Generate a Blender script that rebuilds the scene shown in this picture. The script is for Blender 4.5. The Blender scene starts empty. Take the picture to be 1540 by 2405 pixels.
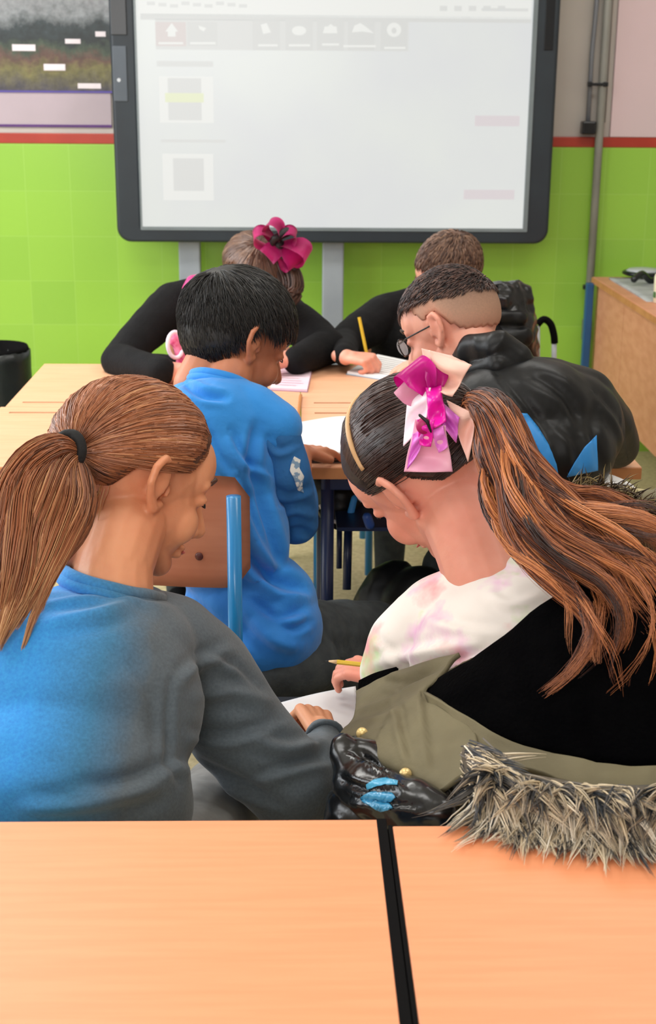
import bpy, bmesh, math, random
import numpy as np
from mathutils import Vector, Matrix, noise, geometry
from mathutils.bvhtree import BVHTree
random.seed(7)
PI = math.pi
scene = bpy.context.scene
COL = scene.collection

# ------------------------------------------------------------------ camera
F_PX, CX, CY = 3200.0, 770.0, 1202.5
CAM = Vector((0, 0, 1.46))
PITCH, YAW, ROLL = math.radians(17.2), math.radians(1.50), math.radians(0.45)
fw = Vector((math.sin(YAW) * math.cos(PITCH), math.cos(YAW) * math.cos(PITCH), -math.sin(PITCH)))
rt = fw.cross(Vector((0, 0, 1))).normalized()
up = rt.cross(fw).normalized()
rt2 = rt * math.cos(ROLL) + up * math.sin(ROLL)
up2 = up * math.cos(ROLL) - rt * math.sin(ROLL)
cd = bpy.data.cameras.new('camera')
cam = bpy.data.objects.new('camera', cd)
COL.objects.link(cam)
M = Matrix.Identity(4)
for i in range(3):
    M[i][0], M[i][1], M[i][2], M[i][3] = rt2[i], up2[i], -fw[i], CAM[i]
cam.matrix_world = M
cd.sensor_fit = 'VERTICAL'
cd.sensor_height = 24
cd.lens = F_PX / 2405 * 24
cd.clip_start = 0.02
cd.dof.use_dof = True
cd.dof.focus_distance = 1.9
cd.dof.aperture_fstop = 7
scene.camera = cam

# ------------------------------------------------------------------ light and exposure
scene.view_settings.view_transform = 'Standard'
scene.view_settings.look = 'None'
scene.view_settings.gamma = 1
scene.view_settings.exposure = 0.14
scene.view_settings.use_curve_mapping = False
w = bpy.data.worlds.new('world'); scene.world = w; w.use_nodes = True
w.node_tree.nodes['Background'].inputs[0].default_value = (0.85, 0.92, 1.0, 1)
w.node_tree.nodes['Background'].inputs[1].default_value = 0.35

def area(name, loc, target, sx, sy, power, col=(1, 1, 1)):
    l = bpy.data.lights.new(name, 'AREA')
    l.shape = 'RECTANGLE'; l.size = sx; l.size_y = sy; l.energy = power; l.color = col
    o = bpy.data.objects.new(name, l); COL.objects.link(o)
    o.location = loc
    o.rotation_euler = (Vector(target) - Vector(loc)).to_track_quat('-Z', 'Y').to_euler()
    return o
area('window_daylight', (-2.72, 3.1, 1.75), (0.5, 2.9, 0.8), 3.2, 1.5, 92, (0.93, 0.97, 1.0))
area('rear_window_daylight', (-1.0, -1.9, 2.0), (0.1, 2.2, 0.8), 2.6, 1.3, 62, (1.0, 0.98, 0.95))

# ------------------------------------------------------------------ pixel -> world helpers
def ray(px, py):
    return fw + rt2 * ((px - CX) / F_PX) - up2 * ((py - CY) / F_PX)
def P(px, py, Y):
    d = ray(px, py); return CAM + d * (Y / d.y)
def PZ(px, py, z):
    d = ray(px, py); return CAM + d * ((z - CAM.z) / d.z)
def depth(p):
    return (Vector(p) - CAM).dot(fw)

# ------------------------------------------------------------------ materials
def lin(c):
    out = []
    for v in c[:3]:
        v /= 255.0
        out.append(v / 12.92 if v <= 0.04045 else ((v + 0.055) / 1.055) ** 2.4)
    return (*out, 1)
def mat(name, col, rough=0.6, col2=None, scale=8.0, bump=0.0, bscale=None, metal=0.0, stretch=(1, 1, 1),
        emit=0.0, sss=0.0, sheen=0.0, coat=0.0, detail=3.0, lo=0.35, hi=0.65, spec=None):
    m = bpy.data.materials.new(name); m.use_nodes = True
    nt = m.node_tree; b = nt.nodes['Principled BSDF']
    b.inputs['Roughness'].default_value = rough
    b.inputs['Metallic'].default_value = metal
    if spec is not None: b.inputs['Specular IOR Level'].default_value = spec
    if sheen: b.inputs['Sheen Weight'].default_value = sheen; b.inputs['Sheen Roughness'].default_value = 0.5
    if coat: b.inputs['Coat Weight'].default_value = coat; b.inputs['Coat Roughness'].default_value = 0.15
    if sss:
        b.inputs['Subsurface Weight'].default_value = sss
        b.inputs['Subsurface Radius'].default_value = (0.012, 0.005, 0.003)
        b.inputs['Subsurface Scale'].default_value = 1.0
    tc = nt.nodes.new('ShaderNodeTexCoord'); mp = nt.nodes.new('ShaderNodeMapping')
    mp.inputs['Scale'].default_value = stretch
    nt.links.new(tc.outputs['Object'], mp.inputs['Vector'])
    if col2 is None: col2 = tuple(v * 0.93 for v in col)
    n = nt.nodes.new('ShaderNodeTexNoise'); n.inputs['Scale'].default_value = scale; n.inputs['Detail'].default_value = detail
    nt.links.new(mp.outputs[0], n.inputs['Vector'])
    r = nt.nodes.new('ShaderNodeValToRGB')
    r.color_ramp.elements[0].position = lo; r.color_ramp.elements[1].position = hi
    r.color_ramp.elements[0].color = lin(col); r.color_ramp.elements[1].color = lin(col2)
    nt.links.new(n.outputs['Fac'], r.inputs[0]); nt.links.new(r.outputs[0], b.inputs['Base Color'])
    if emit:
        nt.links.new(r.outputs[0], b.inputs['Emission Color']); b.inputs['Emission Strength'].default_value = emit
    if bump:
        n2 = nt.nodes.new('ShaderNodeTexNoise'); n2.inputs['Scale'].default_value = bscale or scale * 4; n2.inputs['Detail'].default_value = 4
        nt.links.new(mp.outputs[0], n2.inputs['Vector'])
        bp = nt.nodes.new('ShaderNodeBump'); bp.inputs['Strength'].default_value = bump; bp.inputs['Distance'].default_value = 0.004
        nt.links.new(n2.outputs['Fac'], bp.inputs['Height']); nt.links.new(bp.outputs[0], b.inputs['Normal'])
    return m

def hair_mat(name, stops, rough=0.38):
    m = bpy.data.materials.new(name); m.use_nodes = True
    nt = m.node_tree; b = nt.nodes['Principled BSDF']
    b.inputs['Roughness'].default_value = rough
    b.inputs['Specular IOR Level'].default_value = 0.5
    a = nt.nodes.new('ShaderNodeAttribute'); a.attribute_name = 'tone'
    r = nt.nodes.new('ShaderNodeValToRGB')
    els = r.color_ramp.elements
    for i, (p, c) in enumerate(stops):
        e = els[i] if i < 2 else els.new(p)
        e.position = p; e.color = lin(c)
    nt.links.new(a.outputs['Fac'], r.inputs[0]); nt.links.new(r.outputs[0], b.inputs['Base Color'])
    return m

MT = {}
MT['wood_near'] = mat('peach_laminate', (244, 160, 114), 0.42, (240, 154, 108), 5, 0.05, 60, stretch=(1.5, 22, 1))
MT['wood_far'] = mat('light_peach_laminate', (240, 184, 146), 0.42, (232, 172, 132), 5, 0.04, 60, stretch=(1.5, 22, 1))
MT['wood_edge'] = mat('beech_edge', (196, 134, 84), 0.5, (180, 118, 72), 20)
MT['wood_desk'] = mat('beech_panel', (214, 150, 118), 0.5, (202, 136, 104), 4, stretch=(1, 3, 9))
MT['wood_chair'] = mat('beech_plywood', (224, 160, 126), 0.45, (212, 146, 112), 6, stretch=(1, 1, 6), coat=0.2)
MT['black_rubber'] = mat('black_rubber', (8, 7, 8), 0.8, spec=0.1)
MT['groove'] = mat('brown_groove', (120, 78, 66), 0.7)
MT['blue_tube'] = mat('blue_enamel', (30, 138, 205), 0.3, coat=0.4)
MT['dark_tube'] = mat('dark_blue_enamel', (24, 40, 78), 0.35)
MT['bezel'] = mat('charcoal_plastic', (32, 42, 50), 0.45, (28, 36, 44), 6)
MT['bezel_dark'] = mat('black_gloss_plastic', (22, 25, 30), 0.25)
MT['bezel_line'] = mat('grey_trim_plastic', (118, 128, 132), 0.3)
MT['grey_metal'] = mat('grey_painted_metal', (150, 158, 166), 0.45, (138, 146, 156), 5)
MT['pipe'] = mat('conduit_grey', (150, 150, 144), 0.45)
MT['white_wall'] = mat('cream_paint', (196, 190, 182), 0.8, (188, 181, 174), 3)
MT['ceiling'] = mat('white_ceiling', (235, 235, 232), 0.9)
MT['floor'] = mat('speckled_terrazzo', (214, 198, 158), 0.5, (190, 172, 132), 60)
MT['skin_a'] = mat('skin_warm', (226, 158, 118), 0.48, (214, 140, 102), 14, 0.08, 220, sss=0.25)
MT['skin_b'] = mat('skin_rosy', (236, 164, 142), 0.48, (226, 146, 124), 14, 0.08, 220, sss=0.25)
MT['skin_c'] = mat('skin_tan', (192, 122, 88), 0.48, (176, 106, 76), 14, 0.08, 220, sss=0.25)
MT['skin_d'] = mat('skin_fair', (236, 172, 150), 0.48, (224, 150, 128), 14, 0.08, 220, sss=0.25)
MT['black_knit'] = mat('black_knit', (8, 8, 11), 0.85, (13, 13, 16), 30, 0.4, 160, spec=0.25)
MT['black_nylon'] = mat('black_nylon', (15, 16, 18), 0.42, (20, 21, 23), 6, 0.35, 26, spec=0.3)
MT['black_fleece'] = mat('black_fleece', (2, 2, 3), 0.95, (4, 4, 5), 30, 0.5, 180, spec=0.03)
MT['black_gloss'] = mat('black_patent', (7, 8, 10), 0.24, (16, 18, 22), 8, 0.4, 22, coat=0.15)
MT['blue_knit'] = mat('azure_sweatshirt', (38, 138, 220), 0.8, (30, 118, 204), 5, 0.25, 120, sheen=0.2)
MT['blue_panel'] = mat('bright_blue_panel', (52, 150, 232), 0.5)
MT['olive'] = mat('olive_cotton', (118, 110, 84), 0.8, (98, 90, 68), 9, 0.4, 60)
MT['jeans'] = mat('charcoal_denim', (62, 68, 70), 0.85, (48, 54, 58), 40, 0.3, 200)
MT['grey_trouser'] = mat('light_grey_cotton', (150, 150, 148), 0.85, (134, 134, 132), 40)
MT['bin'] = mat('black_bin_bag', (18, 22, 22), 0.35, (34, 40, 40), 9, 0.6, 20)
MT['paper'] = mat('white_paper', (242, 240, 240), 0.8, (232, 232, 234), 10)
MT['pink_paper'] = mat('pale_pink_paper', (240, 214, 226), 0.8, (232, 200, 216), 10)
MT['book_cover'] = mat('dark_book_cover', (70, 56, 50), 0.5)
MT['blue_line'] = mat('pale_blue_cover', (150, 178, 200), 0.5)
MT['pencil'] = mat('yellow_pencil_paint', (226, 186, 40), 0.35)
MT['pencil_wood'] = mat('pencil_wood', (232, 196, 150), 0.6)
MT['graphite'] = mat('graphite', (30, 30, 32), 0.4)
MT['brown_pencil'] = mat('tan_pencil_paint', (196, 128, 66), 0.4)
MT['magenta'] = mat('magenta_ribbon', (214, 16, 128), 0.5, (190, 10, 112), 20, sheen=0.2)
MT['black_ribbon'] = mat('black_ribbon', (22, 14, 22), 0.5)
MT['pink_ribbon'] = mat('pale_pink_ribbon', (250, 190, 214), 0.45, (244, 168, 202), 18)
MT['hot_ribbon'] = mat('hot_pink_foil_ribbon', (240, 30, 180), 0.3, (214, 16, 150), 25)
MT['lilac_ribbon'] = mat('lilac_foil_ribbon', (238, 134, 226), 0.3, (206, 90, 200), 22)
MT['peach_ribbon'] = mat('peach_ribbon', (246, 190, 178), 0.5, (250, 206, 190), 20)
MT['white_ribbon'] = mat('white_pink_ribbon', (252, 240, 250), 0.4, (250, 214, 238), 30)
MT['headband'] = mat('gold_headband', (214, 170, 120), 0.4)
MT['brass'] = mat('brass_snap', (236, 206, 140), 0.3, metal=0.3)
MT['silver'] = mat('silver_plastic', (190, 194, 200), 0.25)
MT['cream'] = mat('cream_plastic', (240, 232, 204), 0.5)
MT['grey_cloth'] = mat('grey_papers', (176, 180, 178), 0.7, (150, 154, 154), 12)
MT['dark_hair_cap'] = mat('scalp_dark_brown', (48, 32, 28), 0.5, (34, 24, 24), 60, 0.3, 200)
MT['brown_hair_cap'] = mat('scalp_brown', (98, 60, 42), 0.5, (70, 44, 34), 60, 0.3, 200)
MT['black_hair_cap'] = mat('scalp_black', (18, 18, 18), 0.5, (26, 25, 25), 60)
MT['fuzz_cap'] = mat('scalp_light_brown', (112, 84, 70), 0.55, (90, 66, 56), 80, 0.3, 200)
MT['glass'] = mat('lens_glass', (225, 235, 240), 0.05, coat=1.0)
MT['hair_light'] = hair_mat('light_brown_hair', [(0, (66, 40, 30)), (0.3, (128, 78, 52)), (0.65, (176, 110, 72)), (1, (226, 180, 130))])
MT['hair_chest'] = hair_mat('chestnut_hair', [(0, (30, 18, 18)), (0.38, (84, 46, 34)), (0.65, (152, 86, 52)), (1, (214, 136, 82))])
MT['hair_dark'] = hair_mat('dark_brown_hair', [(0, (24, 18, 18)), (0.55, (62, 42, 38)), (1, (116, 88, 78))])
MT['hair_black'] = hair_mat('black_hair', [(0, (12, 12, 12)), (0.6, (26, 24, 24)), (1, (50, 46, 44))])
MT['hair_brown'] = hair_mat('mid_brown_hair', [(0, (60, 40, 34)), (0.6, (104, 76, 62)), (1, (150, 118, 96))])
MT['fur'] = hair_mat('grey_cream_fur', [(0, (46, 54, 64)), (0.22, (120, 114, 108)), (0.42, (226, 206, 172)), (1, (255, 246, 228))], 0.5)
MT['fur2'] = hair_mat('olive_brown_fur', [(0, (40, 30, 24)), (0.5, (96, 74, 52)), (1, (170, 150, 100))], 0.5)

def tile_mat():
    m = bpy.data.materials.new('green_glazed_tile'); m.use_nodes = True
    nt = m.node_tree; b = nt.nodes['Principled BSDF']; b.inputs['Roughness'].default_value = 0.28
    tc = nt.nodes.new('ShaderNodeTexCoord'); sp = nt.nodes.new('ShaderNodeSeparateXYZ'); cb = nt.nodes.new('ShaderNodeCombineXYZ')
    nt.links.new(tc.outputs['Object'], sp.inputs[0])
    nt.links.new(sp.outputs['X'], cb.inputs['X']); nt.links.new(sp.outputs['Z'], cb.inputs['Y'])
    br = nt.nodes.new('ShaderNodeTexBrick'); br.offset = 0.0
    br.inputs['Scale'].default_value = 1.0
    br.inputs['Brick Width'].default_value = 0.178; br.inputs['Row Height'].default_value = 0.178
    br.inputs['Mortar Size'].default_value = 0.0016; br.inputs['Mortar Smooth'].default_value = 0.3
    br.inputs['Color1'].default_value = lin((150, 198, 72)); br.inputs['Color2'].default_value = lin((142, 190, 70))
    br.inputs['Mortar'].default_value = lin((158, 202, 88))
    nt.links.new(cb.outputs[0], br.inputs['Vector']); nt.links.new(br.outputs['Color'], b.inputs['Base Color'])
    return m
MT['tile'] = tile_mat()
MT['red_tile'] = mat('red_border_tile', (176, 58, 40), 0.35, (160, 48, 34), 5)
MT['lilac'] = mat('lilac_board', (184, 168, 178), 0.7, (174, 160, 168), 3)
MT['pink_board'] = mat('pale_pink_board', (214, 190, 194), 0.7, (206, 186, 188), 2)
MT['purple'] = mat('purple_border', (88, 46, 116), 0.6)

def screen_mat():
    m = mat('lit_screen', (226, 229, 225), 0.25, (222, 224, 224), 2.5)
    nt = m.node_tree; b = nt.nodes['Principled BSDF']
    r = [n for n in nt.nodes if n.type == 'VALTORGB'][0]
    for l in list(nt.links):
        if l.to_socket == b.inputs['Base Color']: nt.links.remove(l)
    b.inputs['Base Color'].default_value = (0.03, 0.03, 0.03, 1)
    nt.links.new(r.outputs[0], b.inputs['Emission Color']); b.inputs['Emission Strength'].default_value = 0.85
    return m
MT['screen'] = screen_mat()
def flat_emit(name, col, s=0.85):
    m = bpy.data.materials.new(name); m.use_nodes = True
    b = m.node_tree.nodes['Principled BSDF']; b.inputs['Base Color'].default_value = (0.03, 0.03, 0.03, 1)
    b.inputs['Roughness'].default_value = 0.3
    b.inputs['Emission Color'].default_value = lin(col); b.inputs['Emission Strength'].default_value = s
    return m
MT['ui_grey'] = flat_emit('screen_grey', (215, 216, 213))
MT['ui_mid'] = flat_emit('screen_mid_grey', (219, 220, 217))
MT['ui_white'] = flat_emit('screen_white', (234, 235, 231))
MT['ui_yellow'] = flat_emit('screen_pale_yellow', (228, 233, 200))
MT['ui_pink'] = flat_emit('screen_pale_pink', (217, 209, 206))
MT['ui_rose'] = flat_emit('screen_pale_rose', (220, 212, 214))

def sweater_a_mat():
    # sweatshirt colour: sky blue at the left running into slate grey at the right
    m = bpy.data.materials.new('blue_to_slate_sweatshirt'); m.use_nodes = True
    nt = m.node_tree; b = nt.nodes['Principled BSDF']; b.inputs['Roughness'].default_value = 0.85
    b.inputs['Sheen Weight'].default_value = 0.2
    tc = nt.nodes.new('ShaderNodeTexCoord'); sp = nt.nodes.new('ShaderNodeSeparateXYZ')
    nt.links.new(tc.outputs['Object'], sp.inputs[0])
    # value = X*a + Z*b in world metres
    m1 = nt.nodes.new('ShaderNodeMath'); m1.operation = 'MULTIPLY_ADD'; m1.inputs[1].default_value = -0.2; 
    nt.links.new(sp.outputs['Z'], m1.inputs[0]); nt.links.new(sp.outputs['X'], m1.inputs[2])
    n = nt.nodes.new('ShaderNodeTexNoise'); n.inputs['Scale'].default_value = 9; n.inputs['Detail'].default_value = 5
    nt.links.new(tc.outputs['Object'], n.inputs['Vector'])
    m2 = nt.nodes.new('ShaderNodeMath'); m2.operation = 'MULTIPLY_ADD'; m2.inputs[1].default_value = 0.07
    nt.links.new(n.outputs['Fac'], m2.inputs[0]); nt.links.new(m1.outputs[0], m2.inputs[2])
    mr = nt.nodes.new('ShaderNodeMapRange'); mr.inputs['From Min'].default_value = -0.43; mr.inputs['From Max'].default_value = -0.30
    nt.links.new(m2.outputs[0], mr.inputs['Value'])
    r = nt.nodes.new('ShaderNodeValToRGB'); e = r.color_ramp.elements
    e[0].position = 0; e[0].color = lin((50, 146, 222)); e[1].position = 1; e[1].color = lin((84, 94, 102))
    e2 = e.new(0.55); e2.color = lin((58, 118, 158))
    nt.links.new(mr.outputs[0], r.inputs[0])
    n3 = nt.nodes.new('ShaderNodeTexNoise'); n3.inputs['Scale'].default_value = 260; n3.inputs['Detail'].default_value = 3
    nt.links.new(tc.outputs['Object'], n3.inputs['Vector'])
    mx = nt.nodes.new('ShaderNodeMix'); mx.data_type = 'RGBA'; mx.blend_type = 'OVERLAY'; mx.inputs[0].default_value = 0.35
    nt.links.new(r.outputs[0], mx.inputs[6]); nt.links.new(n3.outputs['Fac'], mx.inputs[7])
    nt.links.new(mx.outputs[2], b.inputs['Base Color'])
    bp = nt.nodes.new('ShaderNodeBump'); bp.inputs['Strength'].default_value = 0.25; bp.inputs['Distance'].default_value = 0.002
    nt.links.new(n3.outputs['Fac'], bp.inputs['Height']); nt.links.new(bp.outputs[0], b.inputs['Normal'])
    return m
MT['sweater_a'] = sweater_a_mat()

def tiedye_mat():
    m = bpy.data.materials.new('pastel_tie_dye'); m.use_nodes = True
    nt = m.node_tree; b = nt.nodes['Principled BSDF']; b.inputs['Roughness'].default_value = 0.85
    tc = nt.nodes.new('ShaderNodeTexCoord')
    white = (248, 240, 234)
    cols = [((236, 178, 220), 11, 3.1), ((176, 222, 130), 12, 9.7), ((246, 176, 180), 14, 17.3)]
    prev = None
    for c, s, off in cols:
        mp = nt.nodes.new('ShaderNodeMapping'); mp.inputs['Location'].default_value = (off, off * 0.7, off * 1.3)
        nt.links.new(tc.outputs['Object'], mp.inputs['Vector'])
        n = nt.nodes.new('ShaderNodeTexNoise'); n.inputs['Scale'].default_value = s; n.inputs['Detail'].default_value = 4
        nt.links.new(mp.outputs[0], n.inputs['Vector'])
        mr = nt.nodes.new('ShaderNodeMapRange'); mr.inputs['From Min'].default_value = 0.565; mr.inputs['From Max'].default_value = 0.72
        nt.links.new(n.outputs['Fac'], mr.inputs['Value'])
        mx = nt.nodes.new('ShaderNodeMix'); mx.data_type = 'RGBA'
        nt.links.new(mr.outputs[0], mx.inputs[0])
        if prev is None: mx.inputs[6].default_value = lin(white)
        else: nt.links.new(prev, mx.inputs[6])
        mx.inputs[7].default_value = lin(c)
        prev = mx.outputs[2]
    nt.links.new(prev, b.inputs['Base Color'])
    return m
MT['tiedye'] = tiedye_mat()

def poster_mat():
    m = bpy.data.materials.new('village_photo_print'); m.use_nodes = True
    nt = m.node_tree; b = nt.nodes['Principled BSDF']; b.inputs['Roughness'].default_value = 0.4
    tc = nt.nodes.new('ShaderNodeTexCoord'); sp = nt.nodes.new('ShaderNodeSeparateXYZ')
    nt.links.new(tc.outputs['Object'], sp.inputs[0])
    n = nt.nodes.new('ShaderNodeTexNoise'); n.inputs['Scale'].default_value = 14; n.inputs['Detail'].default_value = 8; n.inputs['Roughness'].default_value = 0.7
    nt.links.new(tc.outputs['Object'], n.inputs['Vector'])
    ma = nt.nodes.new('ShaderNodeMath'); ma.operation = 'MULTIPLY_ADD'; ma.inputs[1].default_value = 0.16
    nt.links.new(n.outputs['Fac'], ma.inputs[0]); nt.links.new(sp.outputs['Z'], ma.inputs[2])
    mr = nt.nodes.new('ShaderNodeMapRange'); mr.inputs['From Min'].default_value = 1.53; mr.inputs['From Max'].default_value = 1.90
    nt.links.new(ma.outputs[0], mr.inputs['Value'])
    r = nt.nodes.new('ShaderNodeValToRGB'); e = r.color_ramp.elements
    e[0].position = 0; e[0].color = lin((70, 66, 76)); e[1].position = 1; e[1].color = lin((138, 138, 142))
    for p, c in ((0.2, (110, 104, 62)), (0.32, (92, 66, 58)), (0.42, (62, 74, 60)), (0.5, (34, 42, 44)), (0.62, (44, 54, 58)), (0.78, (132, 136, 140))):
        q = e.new(p); q.color = lin(c)
    nt.links.new(mr.outputs[0], r.inputs[0])
    n2 = nt.nodes.new('ShaderNodeTexNoise'); n2.inputs['Scale'].default_value = 45; n2.inputs['Detail'].default_value = 5
    nt.links.new(tc.outputs['Object'], n2.inputs['Vector'])
    mx = nt.nodes.new('ShaderNodeMix'); mx.data_type = 'RGBA'; mx.blend_type = 'OVERLAY'; mx.inputs[0].default_value = 0.7
    nt.links.new(r.outputs[0], mx.inputs[6]); nt.links.new(n2.outputs['Fac'], mx.inputs[7])
    nt.links.new(mx.outputs[2], b.inputs['Base Color'])
    return m
MT['poster'] = poster_mat()

def fade_mat():
    # short back and sides: dark on top, clipped light brown lower down
    m = bpy.data.materials.new('clipped_hair_fade'); m.use_nodes = True
    nt = m.node_tree; b = nt.nodes['Principled BSDF']; b.inputs['Roughness'].default_value = 0.7
    a = nt.nodes.new('ShaderNodeAttribute'); a.attribute_name = 'tone'
    n = nt.nodes.new('ShaderNodeTexNoise'); n.inputs['Scale'].default_value = 300
    tc = nt.nodes.new('ShaderNodeTexCoord'); nt.links.new(tc.outputs['Object'], n.inputs['Vector'])
    ma = nt.nodes.new('ShaderNodeMath'); ma.operation = 'MULTIPLY_ADD'; ma.inputs[1].default_value = 0.2
    nt.links.new(n.outputs['Fac'], ma.inputs[0]); nt.links.new(a.outputs['Fac'], ma.inputs[2])
    r = nt.nodes.new('ShaderNodeValToRGB'); e = r.color_ramp.elements
    e[0].position = 0.0; e[0].color = lin((200, 144, 120)); e[1].position = 1; e[1].color = lin((34, 28, 28))
    for p, c in ((0.25, (168, 130, 108)), (0.5, (126, 98, 82)), (0.72, (72, 56, 50))):
        q = e.new(p); q.color = lin(c)
    nt.links.new(ma.outputs[0], r.inputs[0]); nt.links.new(r.outputs[0], b.inputs['Base Color'])
    return m
MT['fade'] = fade_mat()

# ------------------------------------------------------------------ object helpers
def link(name, me, m, parent=None):
    o = bpy.data.objects.new(name, me); COL.objects.link(o)
    if m is not None:
        for mm in (m if isinstance(m, (list, tuple)) else [m]): me.materials.append(mm)
    if parent is not None:
        o.parent = parent
        bpy.context.view_layer.update()
        o.matrix_parent_inverse = parent.matrix_world.inverted()
    return o
def obj(name, bm, m, parent=None, smooth=False):
    bmesh.ops.recalc_face_normals(bm, faces=bm.faces)
    me = bpy.data.meshes.new(name); bm.to_mesh(me); bm.free()
    if smooth:
        for p in me.polygons: p.use_smooth = True
    return link(name, me, m, parent)
def thing(name, label, cat, loc=(0, 0, 0), rotz=0, group=None):
    o = bpy.data.objects.new(name, None); COL.objects.link(o)
    o.location = loc; o.rotation_euler = (0, 0, rotz); o.empty_display_size = 0.05
    o['label'] = label; o['category'] = cat
    if group: o['group'] = group
    bpy.context.view_layer.update()
    return o
def tag(o, label, cat, group=None):
    o['label'] = label; o['category'] = cat
    if group: o['group'] = group
    return o
def struct(name, bm, m, parent=None, smooth=False):
    o = obj(name, bm, m, parent, smooth)
    if parent is None: o['kind'] = 'structure'
    return o
def bx(bm, c, s, rot=None, bev=0.0):
    t = bmesh.new()
    bmesh.ops.create_cube(t, size=1)
    for v in t.verts: v.co = Vector((v.co.x * s[0], v.co.y * s[1], v.co.z * s[2]))
    if bev: bmesh.ops.bevel(t, geom=list(t.edges), offset=bev, segments=2, affect='EDGES', profile=0.5)
    mt = Matrix.Translation(c) @ (rot.to_4x4() if rot is not None else Matrix.Identity(4))
    t.transform(mt); merge(bm, t)
def merge(bm, t):
    me = bpy.data.meshes.new('tmp'); t.to_mesh(me); t.free(); bm.from_mesh(me); bpy.data.meshes.remove(me)
def box(c, s, rot=None, bev=0.0):
    bm = bmesh.new(); bx(bm, c, s, rot, bev); return bm
def box2(a, b, bev=0.0):
    a = Vector(a); b = Vector(b); return box((a + b) / 2, [abs(b[i] - a[i]) for i in range(3)], None, bev)

def ringframe(d):
    d = d.normalized()
    u = d.cross(Vector((0, 0, 1)))
    if u.length < 1e-3: u = d.cross(Vector((1, 0, 0)))
    u.normalize(); return u, d.cross(u).normalized()
def catmull(pts, n):
    # pts: list of tuples of any length, returns n+1 samples
    k = len(pts) - 1; out = []
    for i in range(n + 1):
        t = i / n * k; s = min(int(t), k - 1); f = t - s
        p0 = pts[max(s - 1, 0)]; p1 = pts[s]; p2 = pts[s + 1]; p3 = pts[min(s + 2, k)]
        out.append([0.5 * (2 * b + (c - a) * f + (2 * a - 5 * b + 4 * c - d) * f * f + (3 * b - a - 3 * c + d) * f ** 3)
                    for a, b, c, d in zip(p0, p1, p2, p3)])
    return out
def tube(bm, pts, r, sides=10, closed=False):
    pts = [Vector(p) for p in pts]; n = len(pts); rings = []
    u = None
    for i, p in enumerate(pts):
        if closed: d = pts[(i + 1) % n] - pts[i - 1]
        else: d = pts[min(i + 1, n - 1)] - pts[max(i - 1, 0)]
        d.normalize()
        if u is None: u, v = ringframe(d)
        else:
            u = (u - d * u.dot(d)).normalized(); v = d.cross(u)
        rr = r[i] if isinstance(r, (list, tuple)) else r
        rings.append([bm.verts.new(p + (u * math.cos(2 * PI * k / sides) + v * math.sin(2 * PI * k / sides)) * rr) for k in range(sides)])
    m = n if closed else n - 1
    for i in range(m):
        a = rings[i]; b = rings[(i + 1) % n]
        for k in range(sides):
            bm.faces.new((a[k], a[(k + 1) % sides], b[(k + 1) % sides], b[k]))
    if not closed:
        bm.faces.new(rings[0][::-1]); bm.faces.new(rings[-1])
def cyl(bm, a, b, r, r2=None, sides=20):
    tube(bm, [a, b], [r, r if r2 is None else r2], sides)

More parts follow.
